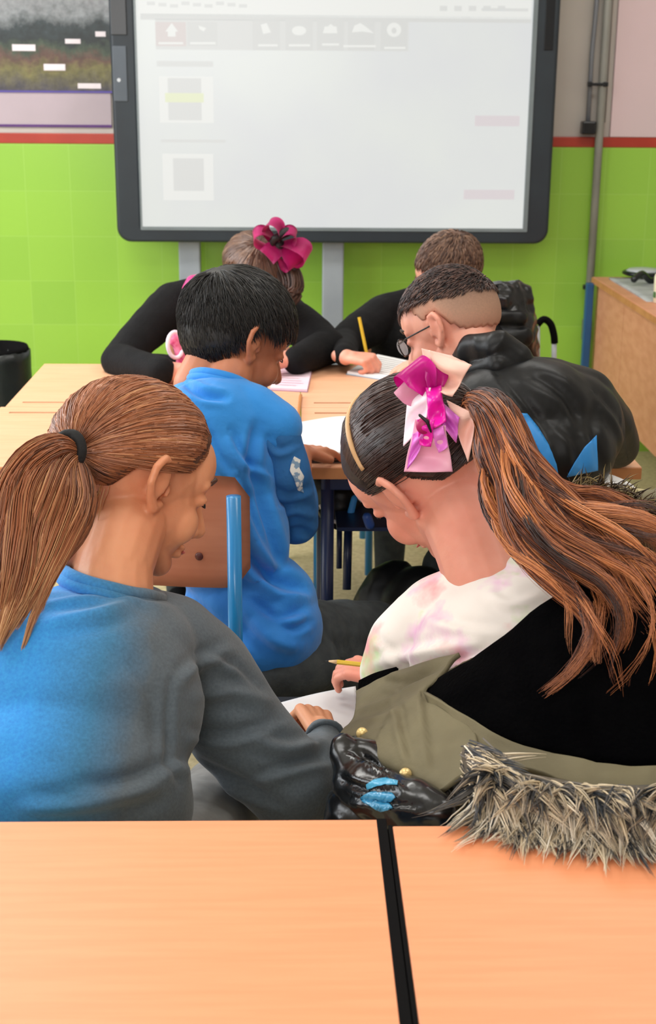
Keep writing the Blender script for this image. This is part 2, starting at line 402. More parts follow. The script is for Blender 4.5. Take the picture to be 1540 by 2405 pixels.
class Vol:
    """collects round shapes, then fuses them into one continuous surface"""
    def __init__(s): s.bm = bmesh.new(); s.f = 1.0
    def ellw(s, c, r, rot=None):
        t = bmesh.new(); bmesh.ops.create_icosphere(t, subdivisions=3, radius=1)
        if not isinstance(r, (list, tuple)): r = (r, r, r)
        m = Matrix.Translation(c) @ (rot.to_4x4() if rot is not None else Matrix.Identity(4)) @ Matrix.Diagonal((*r, 1))
        t.transform(m); merge(s.bm, t); return s
    def ell(s, px, py, Y, r, rot=None): return s.ellw(P(px, py, Y), tuple(q * s.f for q in r), rot)
    def capw(s, a, ra, b, rb):
        a = Vector(a); b = Vector(b); d = (b - a)
        if d.length < 1e-4: return s.ellw(a, max(ra, rb))
        L = d.length; u, v = ringframe(d); d.normalize()
        bm = s.bm; N = 16; prof = []
        for k in range(6):
            an = -PI / 2 + (PI / 2) * k / 5; prof.append((math.sin(an) * ra, math.cos(an) * ra))
        for k in range(6):
            an = (PI / 2) * k / 5; prof.append((L + math.sin(an) * rb, math.cos(an) * rb))
        rings = []
        for (h, r) in prof[1:-1]:
            rings.append([bm.verts.new(a + d * h + (u * math.cos(2 * PI * j / N) + v * math.sin(2 * PI * j / N)) * r) for j in range(N)])
        v0 = bm.verts.new(a + d * prof[0][0]); v1 = bm.verts.new(a + d * prof[-1][0])
        for i in range(len(rings) - 1):
            for j in range(N):
                bm.faces.new((rings[i][j], rings[i][(j + 1) % N], rings[i + 1][(j + 1) % N], rings[i + 1][j]))
        for j in range(N):
            bm.faces.new((v0, rings[0][(j + 1) % N], rings[0][j])); bm.faces.new((v1, rings[-1][j], rings[-1][(j + 1) % N]))
        return s
    def chain(s, pts, k=1.0):      # (px,py,Y,r_px)
        w = [(P(a, b, c), r * depth(P(a, b, c)) / F_PX * k * s.f) for a, b, c, r in pts]
        for i in range(len(w) - 1): s.capw(w[i][0], w[i][1], w[i + 1][0], w[i + 1][1])
        return s
    def chainw(s, pts, k=1.0):     # (Vector, r)
        for i in range(len(pts) - 1): s.capw(pts[i][0], pts[i][1] * k, pts[i + 1][0], pts[i + 1][1] * k)
        return s
    def mesh(s, name, voxel=0.004, smooth=6, fold=None, creases=None):
        bmesh.ops.recalc_face_normals(s.bm, faces=s.bm.faces)
        me = bpy.data.meshes.new('tmp'); s.bm.to_mesh(me); s.bm.free()
        o = bpy.data.objects.new('tmp', me); COL.objects.link(o)
        r = o.modifiers.new('r', 'REMESH'); r.mode = 'VOXEL'; r.voxel_size = voxel; r.use_smooth_shade = True
        if smooth:
            q = o.modifiers.new('s', 'SMOOTH'); q.factor = 0.5; q.iterations = smooth
        dg = bpy.context.evaluated_depsgraph_get()
        ev = o.evaluated_get(dg)
        out = bpy.data.meshes.new_from_object(ev); out.name = name
        bpy.data.objects.remove(o); bpy.data.meshes.remove(me)
        if fold:
            nr = [v.normal.copy() for v in out.vertices]
            for v, nn in zip(out.vertices, nr): v.co = v.co + nn * fold(v.co, nn)
        if creases: crease(out, creases)
        for p in out.polygons: p.use_smooth = True
        out.materials.clear()
        return out
    def build(s, name, m, parent=None, **k):
        return link(name, s.mesh(name, **k), m, parent)

def crease(me, lines):
    """cloth folds: ridges and steps along given lines on the side turned to the room"""
    n = len(me.vertices); co = np.empty(n * 3, 'f'); me.vertices.foreach_get('co', co); co = co.reshape(-1, 3)
    nr = np.empty(n * 3, 'f'); me.vertices.foreach_get('normal', nr); nr = nr.reshape(-1, 3)
    q = co - np.array(CAM); z = q @ np.array(fw)
    u = CX + F_PX * (q @ np.array(rt2)) / z; v = CY - F_PX * (q @ np.array(up2)) / z
    face = np.clip(-(q * nr).sum(1) / np.linalg.norm(q, axis=1) * 3, 0, 1)
    tot = np.zeros(n, 'f')
    for pts, w, amp, kind in lines:
        c = np.array(catmull([tuple(map(float, p)) for p in pts], 6 * (len(pts) - 1))); L = len(c) - 1
        best = np.full(n, 1e9, 'f'); sg = np.zeros(n, 'f'); tt = np.zeros(n, 'f')
        for i in range(L):
            a, b = c[i], c[i + 1]; d = b - a; dd = (d ** 2).sum() + 1e-9
            t = np.clip(((u - a[0]) * d[0] + (v - a[1]) * d[1]) / dd, 0, 1)
            ex = u - a[0] - t * d[0]; ey = v - a[1] - t * d[1]; dist = np.hypot(ex, ey)
            m = dist < best; best[m] = dist[m]; tt[m] = (i + t[m]) / L
            sg[m] = np.sign(d[0] * ey[m] - d[1] * ex[m])
        taper = np.sin(np.pi * np.clip(tt * 0.94 + 0.03, 0, 1)) ** 0.6
        x = best / w
        if kind == 'r': p = np.exp(-x * x) - 0.55 * np.exp(-(x - 1.9) ** 2)
        elif kind == 'v': p = -np.exp(-x * x) + 0.45 * np.exp(-(x - 1.9) ** 2)
        else: p = 1.6 * sg * x * np.exp(-x * x)
        tot += amp * p * taper
    co += nr * (tot * face)[:, None]
    me.vertices.foreach_set('co', co.ravel()); me.update()

def folds(amp, freq, stretch=(1, 1, 1), seed=0.0, axis=None):
    sv = Vector(stretch)
    def f(co, n):
        q = Vector((co.x * sv.x, co.y * sv.y, co.z * sv.z)) * freq + Vector((seed, seed * 1.7, -seed))
        a = noise.noise(q); b = noise.noise(q * 2.3 + Vector((5, 5, 5)))
        return amp * ((1 - abs(a) * 2.2) * 0.6 + b * 0.4)
    return f

def strands_obj(name, S, m, parent=None, sides=3):
    """S: list of (points, radius, tone); one mesh of thin tapering tubes"""
    vs, fs, tones = [], [], []
    for pts, r, tone in S:
        n = len(pts); base = len(vs); u = None
        for i in range(n):
            p = pts[i]; d = pts[min(i + 1, n - 1)] - pts[max(i - 1, 0)]
            if d.length < 1e-7: d = Vector((0, 0, -1))
            d.normalize()
            if u is None: u, v = ringframe(d)
            else:
                u = u - d * u.dot(d)
                u = u.normalized() if u.length > 1e-6 else ringframe(d)[0]
                v = d.cross(u)
            t = i / (n - 1); rr = r * (1.0 if t < 0.6 else max(0.12, (1 - t) / 0.4))
            for k in range(sides):
                a = 2 * PI * k / sides
                vs.append(p + (u * math.cos(a) + v * math.sin(a)) * rr)
                tones.append(tone(t) if callable(tone) else tone)
        for i in range(n - 1):
            for k in range(sides):
                a = base + i * sides + k; b = base + i * sides + (k + 1) % sides
                fs.append((a, b, b + sides, a + sides))
    me = bpy.data.meshes.new(name); me.from_pydata(vs, [], fs)
    at = me.attributes.new('tone', 'FLOAT', 'POINT'); at.data.foreach_set('value', tones)
    me.polygons.foreach_set('use_smooth', [True] * len(me.polygons))
    me.update()
    return link(name, me, m, parent)

def lock(S, guide, n, r, wave=0.0, wf=2.0, steps=14, tone=(0.2, 0.9), clump=0.6, tip=0.25, jl=0.15, rng=random, light=0.0):
    """guide: list of (Vector, radius). adds n strands following it"""
    g = catmull([(*p, q) for p, q in guide], steps)
    ph = rng.uniform(0, 6.28)
    base_tone = rng.uniform(*tone)
    for _ in range(n):
        a = rng.uniform(0, 2 * PI); d0 = math.sqrt(rng.random())
        tl = 1 - rng.random() * jl; pts = []
        tn = min(1, max(0, base_tone + rng.uniform(-0.3, 0.3)))
        ph2 = ph + rng.uniform(-0.5, 0.5)
        for i in range(steps + 1):
            t = i / steps * tl; x = t * steps; k = min(int(x), steps - 1); f = x - k
            q = [g[k][j] * (1 - f) + g[k + 1][j] * f for j in range(4)]
            d = Vector(g[k + 1][:3]) - Vector(g[k][:3]); u, v = ringframe(d)
            R = max(q[3], 0.0) * d0
            p = Vector(q[:3]) + u * math.cos(a) * R + v * math.sin(a) * R
            p += u * wave * math.sin(wf * 2 * PI * t + ph2) * t + v * wave * 0.6 * math.cos(wf * 2 * PI * t + ph2) * t
            pts.append(p)
        S.append((pts, r * rng.uniform(0.7, 1.3), (lambda t, tn=tn: min(1, tn + light * t * t)) if light else tn))

def patch(name, rows, m, parent=None, thick=0.003, sub=5, fold=None, world=False, smooth=True):
    """rows of (px,py,Y) control points -> smooth cloth sheet with thickness"""
    R = [[(tuple(q) if world else tuple(P(*q))) for q in row] for row in rows]
    nx = (len(R[0]) - 1) * sub; ny = (len(R) - 1) * sub
    A = [catmull(row, nx) for row in R]
    grid = [catmull([A[i][j] for i in range(len(R))], ny) for j in range(nx + 1)]
    bm = bmesh.new()
    V = [[bm.verts.new(grid[j][i]) for j in range(nx + 1)] for i in range(ny + 1)]
    for i in range(ny):
        for j in range(nx):
            bm.faces.new((V[i][j], V[i][j + 1], V[i + 1][j + 1], V[i + 1][j]))
    bmesh.ops.recalc_face_normals(bm, faces=bm.faces); bm.normal_update()
    if fold:
        ds = [(v, v.normal.copy()) for v in bm.verts]
        for v, nn in ds: v.co += nn * fold(v.co, nn)
    bm.normal_update()
    # turn normals to camera before thickening
    bm.faces.ensure_lookup_table()
    f0 = bm.faces[len(bm.faces) // 2]
    if f0.normal.dot(CAM - f0.calc_center_median()) < 0:
        bmesh.ops.reverse_faces(bm, faces=bm.faces)
    bmesh.ops.solidify(bm, geom=bm.faces[:], thickness=thick)
    return obj(name, bm, m, parent, smooth)

def decal(name, poly, target, m, parent, off=0.002, n=26, thick=0.0015):
    """cloth inset lying on target's surface inside an outline"""
    bpy.context.view_layer.update()
    me = target.data; mw = target.matrix_world
    bvh = BVHTree.FromPolygons([mw @ v.co for v in me.vertices], [tuple(p.vertices) for p in me.polygons])
    xs = [p[0] for p in poly]; ys = [p[1] for p in poly]
    # dense outline + inner grid, triangulated
    out = []
    for i in range(len(poly)):
        a = Vector(poly[i]); b = Vector(poly[(i + 1) % len(poly)])
        k = max(1, int((b - a).length / 8))
        for j in range(k): out.append(a.lerp(b, j / k))
    def inside(x, y):
        c = False
        for i in range(len(poly)):
            x1, y1 = poly[i]; x2, y2 = poly[i - 1]
            if (y1 > y) != (y2 > y) and x < (x2 - x1) * (y - y1) / (y2 - y1) + x1: c = not c
        return c
    pts = [Vector((p.x, p.y)) for p in out]; nb = len(pts)
    step = max(max(xs) - min(xs), max(ys) - min(ys)) / n
    y = min(ys) + step / 2
    while y < max(ys):
        x = min(xs) + step / 2
        while x < max(xs):
            if inside(x, y) and min((Vector((x, y)) - q).length for q in pts[:nb]) > step * 0.4: pts.append(Vector((x, y)))
            x += step
        y += step
    res = geometry.delaunay_2d_cdt(pts, [], [list(range(nb))], 1, 1e-5)
    bm = bmesh.new(); V = []; W = []
    hits = []
    for q in res[0]:
        d = ray(q[0], q[1]).normalized(); h, nn, _, _ = bvh.ray_cast(CAM, d)
        if h is not None and nn.dot(d) > 0: nn = -nn
        hits.append((h, nn))
    good = [h for h, _ in hits if h is not None]
    md = sorted((h - CAM).length for h in good)[len(good) // 2]
    for h, nn in hits:
        if h is None or abs((h - CAM).length - md) > 0.12: V.append(None); W.append(None)
        else: V.append(bm.verts.new(h + nn * off)); W.append(bm.verts.new(h + nn * (off - thick)))
    edges = {}
    for f in res[2]:
        if all(V[i] is not None for i in f) and max((V[f[a]].co - V[f[a - 1]].co).length for a in range(3)) < 0.04:
            g = list(f)
            c = (V[g[1]].co - V[g[0]].co).cross(V[g[2]].co - V[g[0]].co)
            if c.dot(CAM - V[g[0]].co) < 0: g.reverse()
            bm.faces.new([V[i] for i in g]); bm.faces.new([W[i] for i in reversed(g)])
            for a in range(3): edges[(g[a - 1], g[a])] = 1
    for a, b in edges:
        if (b, a) not in edges: bm.faces.new((V[b], V[a], W[a], W[b]))
    return obj(name, bm, m, parent, True)

# ------------------------------------------------------------------ the room
WY = 5.60
XL, XR, YB, ZC = -2.8, 3.0, -2.0, 3.0
struct('floor', box2((XL, YB, -0.1), (XR, WY, 0)), MT['floor'])
struct('ceiling', box2((XL, YB, ZC), (XR, WY, ZC + 0.1)), MT['ceiling'])
struct('wall_front', box2((XL, WY, 0), (XR, WY + 0.12, ZC)), MT['white_wall'])
SZ0 = P(20, 331, WY - 0.012).z; SZ1 = P(20, 307, WY - 0.012).z
SZ0 = (SZ0 + P(1480, 352, WY - .012).z) / 2; SZ1 = (SZ1 + P(1480, 327, WY - .012).z) / 2
struct('trim_1', box2((XL, WY - 0.012, 0), (XR, WY, SZ0)), MT['tile'])
struct('trim_2', box2((XL, WY - 0.016, SZ0), (XR, WY, SZ1), 0.003), MT['red_tile'])
def wall_holes(name, x, y0, y1, holes, zs, axis):
    bm = bmesh.new(); cuts = [y0] + [c for h in holes for c in h] + [y1]
    def seg(a, b, z0, z1):
        if axis == 'x': bx(bm, (x, (a + b) / 2, (z0 + z1) / 2), (0.12, b - a, z1 - z0))
        else: bx(bm, ((a + b) / 2, x, (z0 + z1) / 2), (b - a, 0.12, z1 - z0))
    for i in range(0, len(cuts), 2): seg(cuts[i], cuts[i + 1], 0, ZC)
    for h in holes: seg(h[0], h[1], 0, zs[0]); seg(h[0], h[1], zs[1], ZC)
    return struct(name, bm, MT['white_wall'])
wall_holes('wall_left', XL - 0.06, YB, WY, [(1.5, 3.0), (3.2, 4.7)], (1.0, 2.5), 'x')
wall_holes('wall_rear', YB - 0.06, XL, XR, [(-2.3, 0.3)], (1.35, 2.65), 'y')
struct('wall_right', box2((XR, YB, 0), (XR + 0.12, WY, ZC)), MT['white_wall'])
for i, (a, b, z0, z1, ax) in enumerate([(1.5, 3.0, 1.0, 2.5, 'x'), (3.2, 4.7, 1.0, 2.5, 'x'), (-2.3, 0.3, 1.35, 2.65, 'y')]):
    bm = bmesh.new(); t = 0.05
    for (p, q, r, s) in ((a, b, z0, z0 + t), (a, b, z1 - t, z1), (a, a + t, z0, z1), (b - t, b, z0, z1), ((a + b) / 2 - t / 2, (a + b) / 2 + t / 2, z0, z1)):
        if ax == 'x': bx(bm, (XL - 0.06, (p + q) / 2, (r + s) / 2), (0.06, q - p, s - r))
        else: bx(bm, ((p + q) / 2, YB - 0.06, (r + s) / 2), (q - p, 0.06, s - r))
    struct('window_%d' % (i + 1), bm, MT['ceiling'])

# ceiling lamps
def ceiling_lamp(x, y, where, power):
    t = thing('ceiling_lamp', 'flat square white ceiling light panel ' + where, 'lamp', (x, y, ZC), 0, 'ceiling light panels')
    obj('frame', box((x, y, ZC - 0.02), (1.24, 0.64, 0.04), None, 0.005), MT['grey_metal'], t)
    d = obj('diffuser', box((x, y, ZC - 0.045), (1.18, 0.58, 0.01)), flat_emit('lamp_glow', (255, 252, 244), 2.0), t)
    l = bpy.data.lights.new('lamp_light', 'AREA'); l.shape = 'RECTANGLE'; l.size = 1.16; l.size_y = 0.56; l.energy = power; l.color = (1, 0.98, 0.94)
    lo = bpy.data.objects.new('lamp_light', l); COL.objects.link(lo); lo.location = (x, y, ZC - 0.06)
ceiling_lamp(-0.9, 1.6, 'over the front left desk', 11)
ceiling_lamp(1.1, 1.6, 'over the front right desk', 10)
ceiling_lamp(-1.2, 3.7, 'over the far table, left side', 27)
ceiling_lamp(1.1, 3.7, 'over the far table, right side', 12)

# ------------------------------------------------------------------ interactive whiteboard
BY = 5.36
t = thing('interactive_whiteboard', 'large charcoal framed interactive whiteboard showing a pale screen', 'whiteboard', (P(780, 570, BY).x, BY, 0.9))
xl, xr = P(275, 560, BY).x, P(1287, 560, BY).x
zb = P(780, 571, BY).z; zt = zb + 1.27
il, ir = P(334, 530, BY).x, P(1228, 530, BY).x
izb = P(780, 535, BY).z; izt = zt - 0.07
def rrect(x0, x1, z0, z1, r, n=8):
    pts = []
    for cx, cz, a0 in ((x1 - r, z0 + r, -PI / 2), (x1 - r, z1 - r, 0), (x0 + r, z1 - r, PI / 2), (x0 + r, z0 + r, PI)):
        for k in range(n + 1):
            a = a0 + PI / 2 * k / n; pts.append((cx + r * math.cos(a), cz + r * math.sin(a)))
    return pts
def frame_ring(outer, inner, y0, y1):
    bm = bmesh.new(); n = len(outer)
    O0 = [bm.verts.new((x, y0, z)) for x, z in outer]; I0 = [bm.verts.new((x, y0, z)) for x, z in inner]
    O1 = [bm.verts.new((x, y1, z)) for x, z in outer]; I1 = [bm.verts.new((x, y1, z)) for x, z in inner]
    for i in range(n):
        j = (i + 1) % n
        bm.faces.new((O0[i], O0[j], I0[j], I0[i])); bm.faces.new((O1[i], I1[i], I1[j], O1[j]))
        bm.faces.new((O0[i], O1[i], O1[j], O0[j])); bm.faces.new((I0[i], I0[j], I1[j], I1[i]))
    return bm
fr = frame_ring(rrect(xl, xr, zb, zt, 0.055), rrect(il, ir, izb, izt, 0.002), BY, BY + 0.07)
o = obj('bezel', fr, MT['bezel'], t)
bv = o.modifiers.new('b', 'BEVEL'); bv.width = 0.012; bv.segments = 3; bv.limit_method = 'ANGLE'
obj('inner_trim', frame_ring(rrect(il - 0.006, ir + 0.016, izb - 0.012, izt + 0.006, 0.004), rrect(il, ir, izb, izt, 0.002), BY - 0.004, BY + 0.01), MT['bezel_line'], t)
bm = bmesh.new()
bx(bm, ((xl + xr) / 2, BY + 0.045, (zb + zt) / 2), (xr - xl - 0.1, 0.04, zt - zb - 0.1))
obj('back_panel', bm, MT['bezel_dark'], t)
sc = obj('screen', box2((il - 0.003, BY + 0.012, izb - 0.003), (ir + 0.003, BY + 0.03, izt + 0.003)), MT['screen'], t)
# speaker strips on both sides
def strip(px0, px1, py0, py1, m, name, y=BY - 0.004):
    a = P(px0, py1, BY); b = P(px1, py0, BY)
    return obj(name, box2((a.x, y, a.z), (b.x, BY + 0.004, b.z), 0.002), m, t)
strip(261, 294, -40, 82, MT['bezel_dark'], 'speaker_grille')
strip(1276, 1306, -40, 118, MT['bezel_dark'], 'speaker_grille')
strip(268, 296, 108, 238, mat('grey_control_panel', (78, 86, 96), 0.4), 'control_panel')
bm = bmesh.new(); c = P(279, 188, BY - 0.006); cyl(bm, c, c + Vector((0, 0.006, 0)), 0.007, sides=16)
obj('sensor', bm, MT['silver'], t)
# what the screen shows: all very faint
UY = BY + 0.0115
def ui(parent, name, x0, y0, x1, y1, m, d=0.0):
    a = P(x0, y1, UY); b = P(x1, y0, UY)
    return obj(name, box2((a.x, UY - 0.0008 - d, a.z), (b.x, UY + 0.001, b.z)), m, parent)
bar = ui(sc, 'title_bar', 326, -30, 1250, 37, MT['ui_white'])
ui(sc, 'divider', 330, 40, 1247, 46, MT['ui_grey'])
tb = ui(sc, 'toolbar', 366, 50, 960, 116, MT['ui_mid'])
ui(sc, 'toolbar_button', 366, 52, 436, 108, MT['ui_pink'], 0.0006)
ui(sc, 'toolbar_button', 440, 52, 510, 108, MT['ui_grey'], 0.0006)
for i, x in enumerate((625, 702, 776, 848, 925)):
    ui(sc, 'toolbar_button', x - 32, 48, x + 32, 118, MT['ui_grey'], 0.0006)
def icon(pts_list, name='icon'):
    bm = bmesh.new()
    for pts in pts_list:
        vs = []
        for x, y in pts:
            q = P(x, y, UY - 0.002); vs.append(bm.verts.new(q))
        f = bm.faces.new(vs)
    r = bmesh.ops.extrude_face_region(bm, geom=bm.faces[:])
    for v in [e for e in r['geom'] if isinstance(e, bmesh.types.BMVert)]: v.co.y += 0.0008
    return obj(name, bm, MT['ui_white'], sc)
def circ(cx, cy, rx, ry, n=14): return [(cx + rx * math.cos(2 * PI * k / n), cy + ry * math.sin(2 * PI * k / n)) for k in range(n)]
icon([[(388, 74), (403, 54), (418, 74), (412, 74), (412, 86), (394, 86), (394, 74)]])
icon([[(466, 60), (484, 66), (478, 74), (468, 68)]])
icon([[(612, 58), (626, 54), (636, 76), (618, 80)]])
icon([circ(702, 72, 17, 11)])
icon([[(758, 78), (762, 62), (770, 62), (776, 56), (784, 62), (790, 62), (792, 78)]])
icon([[(826, 76), (832, 60), (846, 54), (858, 62), (878, 78), (850, 74)]])
icon([circ(925, 70, 17, 17)]); 
o = icon([circ(925, 72, 6, 7)]); o.data.materials.clear(); o.data.materials.append(MT['ui_grey']); o.location.y -= 0.001
for x0, x1, y in ((372, 430, 99), (446, 506, 99), (606, 652, 104), (678, 728, 104), (756, 796, 102), (806, 882, 106), (902, 952, 110)):
    icon([[(x0, y), (x1, y), (x1, y + 5), (x0, y + 5)]], 'caption_line')
def thumb(x0, y0, x1, y1, ins, yellow):
    ui(sc, 'thumbnail', x0, y0, x1, y1, MT['ui_white'], 0.0004)
    ui(sc, 'thumbnail_picture', ins[0], ins[1], ins[2], ins[3], MT['ui_mid'], 0.001)
    if yellow: ui(sc, 'highlight_line', ins[0] - 8, 219, ins[2] + 6, 240, MT['ui_yellow'], 0.0016)
thumb(376, 180, 500, 288, (396, 184, 472, 282), True)
thumb(384, 362, 500, 470, (408, 372, 478, 448), False)
ui(sc, 'caption_line', 368, 144, 500, 156, MT['ui_mid'])
ui(sc, 'caption_line', 378, 328, 530, 334, MT['ui_mid'])
ui(sc, 'menu_button', 1114, 272, 1220, 296, MT['ui_rose']); ui(sc, 'menu_button', 1088, 446, 1208, 468, MT['ui_rose'])
for k in range(9): ui(sc, 'caption_line', 345 + k * 27, 4 + (k % 3) * 3, 364 + k * 27, 12 + (k % 3) * 3, MT['ui_mid'], 0.001)
for k in range(5): ui(sc, 'caption_line', 1032 + k * 34, 14, 1050 + k * 34, 26, MT['ui_mid'], 0.001)
ui(sc, 'caption_line', 1130, 20, 1240, 26, MT['ui_mid'], 0.001)

# the board's stand
st = thing('board_stand', 'grey metal floor stand carrying the interactive whiteboard', 'stand', (P(780, 600, 5.47).x, 5.47, 0))
pw = 0.085
for px, py in ((446, 605), (781, 680)):
    x = P(px, py, 5.47).x
    obj('post', box2((x - pw / 2, 5.44, 0.03), (x + pw / 2, 5.50, zb + 0.12), 0.006), MT['grey_metal'], st)
xa = P(446, 605, 5.47).x; xb = P(781, 680, 5.47).x
obj('foot', box2((xa - 0.1, 5.30, 0), (xa + 0.1, 5.56, 0.035), 0.006), MT['grey_metal'], st)
obj('foot', box2((xb - 0.1, 5.30, 0), (xb + 0.1, 5.56, 0.035), 0.006), MT['grey_metal'], st)
obj('crossbar', box2((xa - 0.04, 5.445, 0.12), (xb + 0.04, 5.495, 0.17), 0.004), MT['grey_metal'], st)

# ------------------------------------------------------------------ wall hangings
a = P(-260, 212, WY - 0.02); b = P(254, -120, WY - 0.02)
po = thing('photo_poster', 'dark photo poster of a village with white name tags on upper left wall', 'poster', (a.x, WY - 0.02, a.z))
obj('print', box2((a.x, WY - 0.012, a.z), (b.x, WY - 0.001, b.z)), MT['poster'], po)
obj('border', box2((a.x, WY - 0.013, a.z - 0.004), (b.x, WY - 0.001, a.z + 0.003)), mat('blue_violet_border', (84, 70, 160), 0.5), po)
for x, y, ww, hh in ((56, 112, 54, 15), (171, 97, 36, 11), (128, 158, 50, 15), (210, 202, 54, 12), (236, 80, 24, 12), (-60, 130, 44, 12)):
    c0 = P(x - ww / 2, y + hh / 2, WY - 0.014); c1 = P(x + ww / 2, y - hh / 2, WY - 0.014)
    obj('name_tag', box2((c0.x, WY - 0.0145, c0.z), (c1.x, WY - 0.012, c1.z), 0.0006), mat('tag_white', (236, 226, 232), 0.6), po)
a = P(-260, 290, WY - 0.02); b = P(258, 212, WY - 0.02)
pb = thing('lilac_paper_strip', 'pale lilac paper strip with purple edge pinned under the village poster', 'paper strip', (a.x, WY - 0.02, a.z))
obj('sheet', box2((a.x, WY - 0.007, a.z), (b.x, WY - 0.001, b.z - 0.003)), MT['lilac'], pb)
obj('edge_line', box2((a.x, WY - 0.009, a.z - 0.010), (b.x, WY - 0.001, a.z)), MT['purple'], pb)
a = P(1432, 322, WY - 0.02); b = P(1800, -200, WY - 0.02)
tag(obj('pin_board', box2((a.x, WY - 0.02, a.z), (b.x, WY - 0.001, b.z), 0.003), MT['pink_board']), 'plain pale pink panel on the wall right of the grey pipes', 'panel')

# conduit
cn = thing('conduit_pipe', 'grey cable pipes with black clip and box running down wall right of board', 'pipe', (P(1405, 500, WY - .04).x, WY - 0.04, 0.5))
xp = P(1408, 300, WY - 0.04).x
bm = bmesh.new(); cyl(bm, (xp, WY - 0.04, 0.3), (xp, WY - 0.04, ZC), 0.016); obj('main_pipe', bm, MT['pipe'], cn, True)
x2 = P(1386, 200, WY - 0.04).x; zbx = P(1387, 300, WY - .04).z
bm = bmesh.new(); tube(bm, [(x2 + 0.012, WY - 0.035, ZC), (x2 + 0.012, WY - 0.035, 2.0), (x2 - 0.001, WY - 0.035, 1.6), (x2, WY - 0.035, zbx)], 0.009, 12); obj('thin_pipe', bm, mat('thin_pipe_grey', (128, 132, 140), 0.4), cn, True)
x3 = P(1428, 100, WY - .03).x
bm = bmesh.new(); cyl(bm, (x3, WY - 0.02, zbx + 0.02), (x3, WY - 0.02, ZC), 0.011); obj('thin_pipe', bm, mat('warm_pipe_grey', (140, 138, 134), 0.5), cn, True)  # second thin pipe, a real tube in a warmer grey
bm = bmesh.new(); bx(bm, (x2, WY - 0.045, zbx), (0.055, 0.05, 0.05), None, 0.006); obj('junction_box', bm, MT['bezel_dark'], cn)
zc = P(1405, 198, WY - .04).z
bm = bmesh.new(); bx(bm, ((xp + x2) / 2, WY - 0.058, zc), (0.075, 0.008, 0.012), None, 0.003); bx(bm, (xp + 0.008, WY - 0.058, zc), (0.02, 0.012, 0.018), None, 0.003); bx(bm, (x2 - 0.006, WY - 0.054, zc), (0.018, 0.02, 0.02), None, 0.003)
obj('clip', bm, MT['bezel_dark'], cn)
q = P(1374, 674, WY - .04)
bm = bmesh.new(); bx(bm, q, (0.02, 0.02, 0.02), None, 0.004); obj('clip', bm, MT['bezel_dark'], cn)
q = P(1377, 775, WY - .05)
bm = bmesh.new(); bx(bm, q, (0.035, 0.05, 0.09), None, 0.008); obj('switch_box', bm, mat('switch_grey', (104, 108, 106), 0.4), cn)

# ------------------------------------------------------------------ desks
TZ = 0.76
def desk(name, x0, x1, y0, y1, label, wood, frame, groove=None, group=None, edge='wood_edge', th=0.024, legs=True, black=None):
    cx, cy = (x0 + x1) / 2, (y0 + y1) / 2
    t = thing(name, label, 'desk', (cx, cy, 0), 0, group or 'school desks in the classroom')
    bm = bmesh.new()
    if groove:
        g0, g1 = groove; xa, xb = x0 + 0.03, x1 - 0.03
        for (a, b, c, d) in ((x0, x1, y0, g0), (x0, x1, g1, y1), (x0, xa, g0, g1), (xb, x1, g0, g1)):
            bx(bm, ((a + b) / 2, (c + d) / 2, TZ - th / 2 + 0.0), (b - a, d - c, th))
        bx(bm, (cx, (g0 + g1) / 2, TZ - 0.006 - (th - 0.006) / 2), (xb - xa, g1 - g0, th - 0.006))
        tp = obj('desktop', bm, MT[wood], t)
        obj('pencil_groove', box2((xa, g0, TZ - 0.0055), (xb, g1, TZ - 0.0045)), MT['groove'], tp)
    else:
        tp = obj('desktop', box((cx, cy, TZ - th / 2), (x1 - x0, y1 - y0, th), None, 0.002), MT[wood], t)
    e = 0.002
    if black:
        xx = x1 if black > 0 else x0
        obj('edge_strip', box2((xx - (0.004 if black > 0 else -0.0), y0, TZ - th - 0.002), (xx + (0.006 if black > 0 else 0.0) - (0.004 if black < 0 else 0), y1, TZ + 0.0008), 0.0006), MT['black_rubber'], tp)
    obj('edge_strip', box2((x0, y0 - e, TZ - th), (x1, y0 + 0.0005, TZ - 0.002)), MT[edge], tp)
    bm = bmesh.new()
    for yy in (y0 + 0.05, y1 - 0.05): bx(bm, (cx, yy, TZ - th - 0.018), (x1 - x0 - 0.08, 0.025, 0.032), None, 0.002)
    for xx in (x0 + 0.05, x1 - 0.05): bx(bm, (xx, cy, TZ - th - 0.018), (0.025, y1 - y0 - 0.08, 0.032), None, 0.002)
    bx(bm, (cx, cy, TZ - 0.15), (x1 - x0 - 0.14, y1 - y0 - 0.14, 0.008)); 
    obj('frame', bm, MT[frame], t)
    for sx in (x0 + 0.05, x1 - 0.05):
        for sy in (y0 + 0.05, y1 - 0.05):
            bm = bmesh.new(); cyl(bm, (sx, sy, 0.012), (sx, sy, TZ - th - 0.002), 0.0135); l = obj('leg', bm, MT[frame], t, True)
            bm = bmesh.new(); cyl(bm, (sx, sy, 0), (sx, sy, 0.02), 0.017); obj('foot_cap', bm, MT['black_rubber'], l, True)
    return t
gx = PZ(900, 1945, TZ).x + 0.001
YN = PZ(450, 1926, TZ).y
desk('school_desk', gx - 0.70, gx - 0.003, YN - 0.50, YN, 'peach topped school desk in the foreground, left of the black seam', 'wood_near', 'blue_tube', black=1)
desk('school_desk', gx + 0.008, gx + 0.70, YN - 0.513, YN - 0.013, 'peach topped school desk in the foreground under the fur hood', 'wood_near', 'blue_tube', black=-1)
Y0, Y1, Y2 = PZ(800, 1097, TZ).y, PZ(700, 957, TZ).y, PZ(300, 855, TZ).y
DXL, DXM, DXR = PZ(95, 855, TZ).x, PZ(706, 950, TZ).x, PZ(1504, 1095, TZ).x
GA, GB = PZ(200, 969, TZ).y, PZ(200, 945, TZ).y
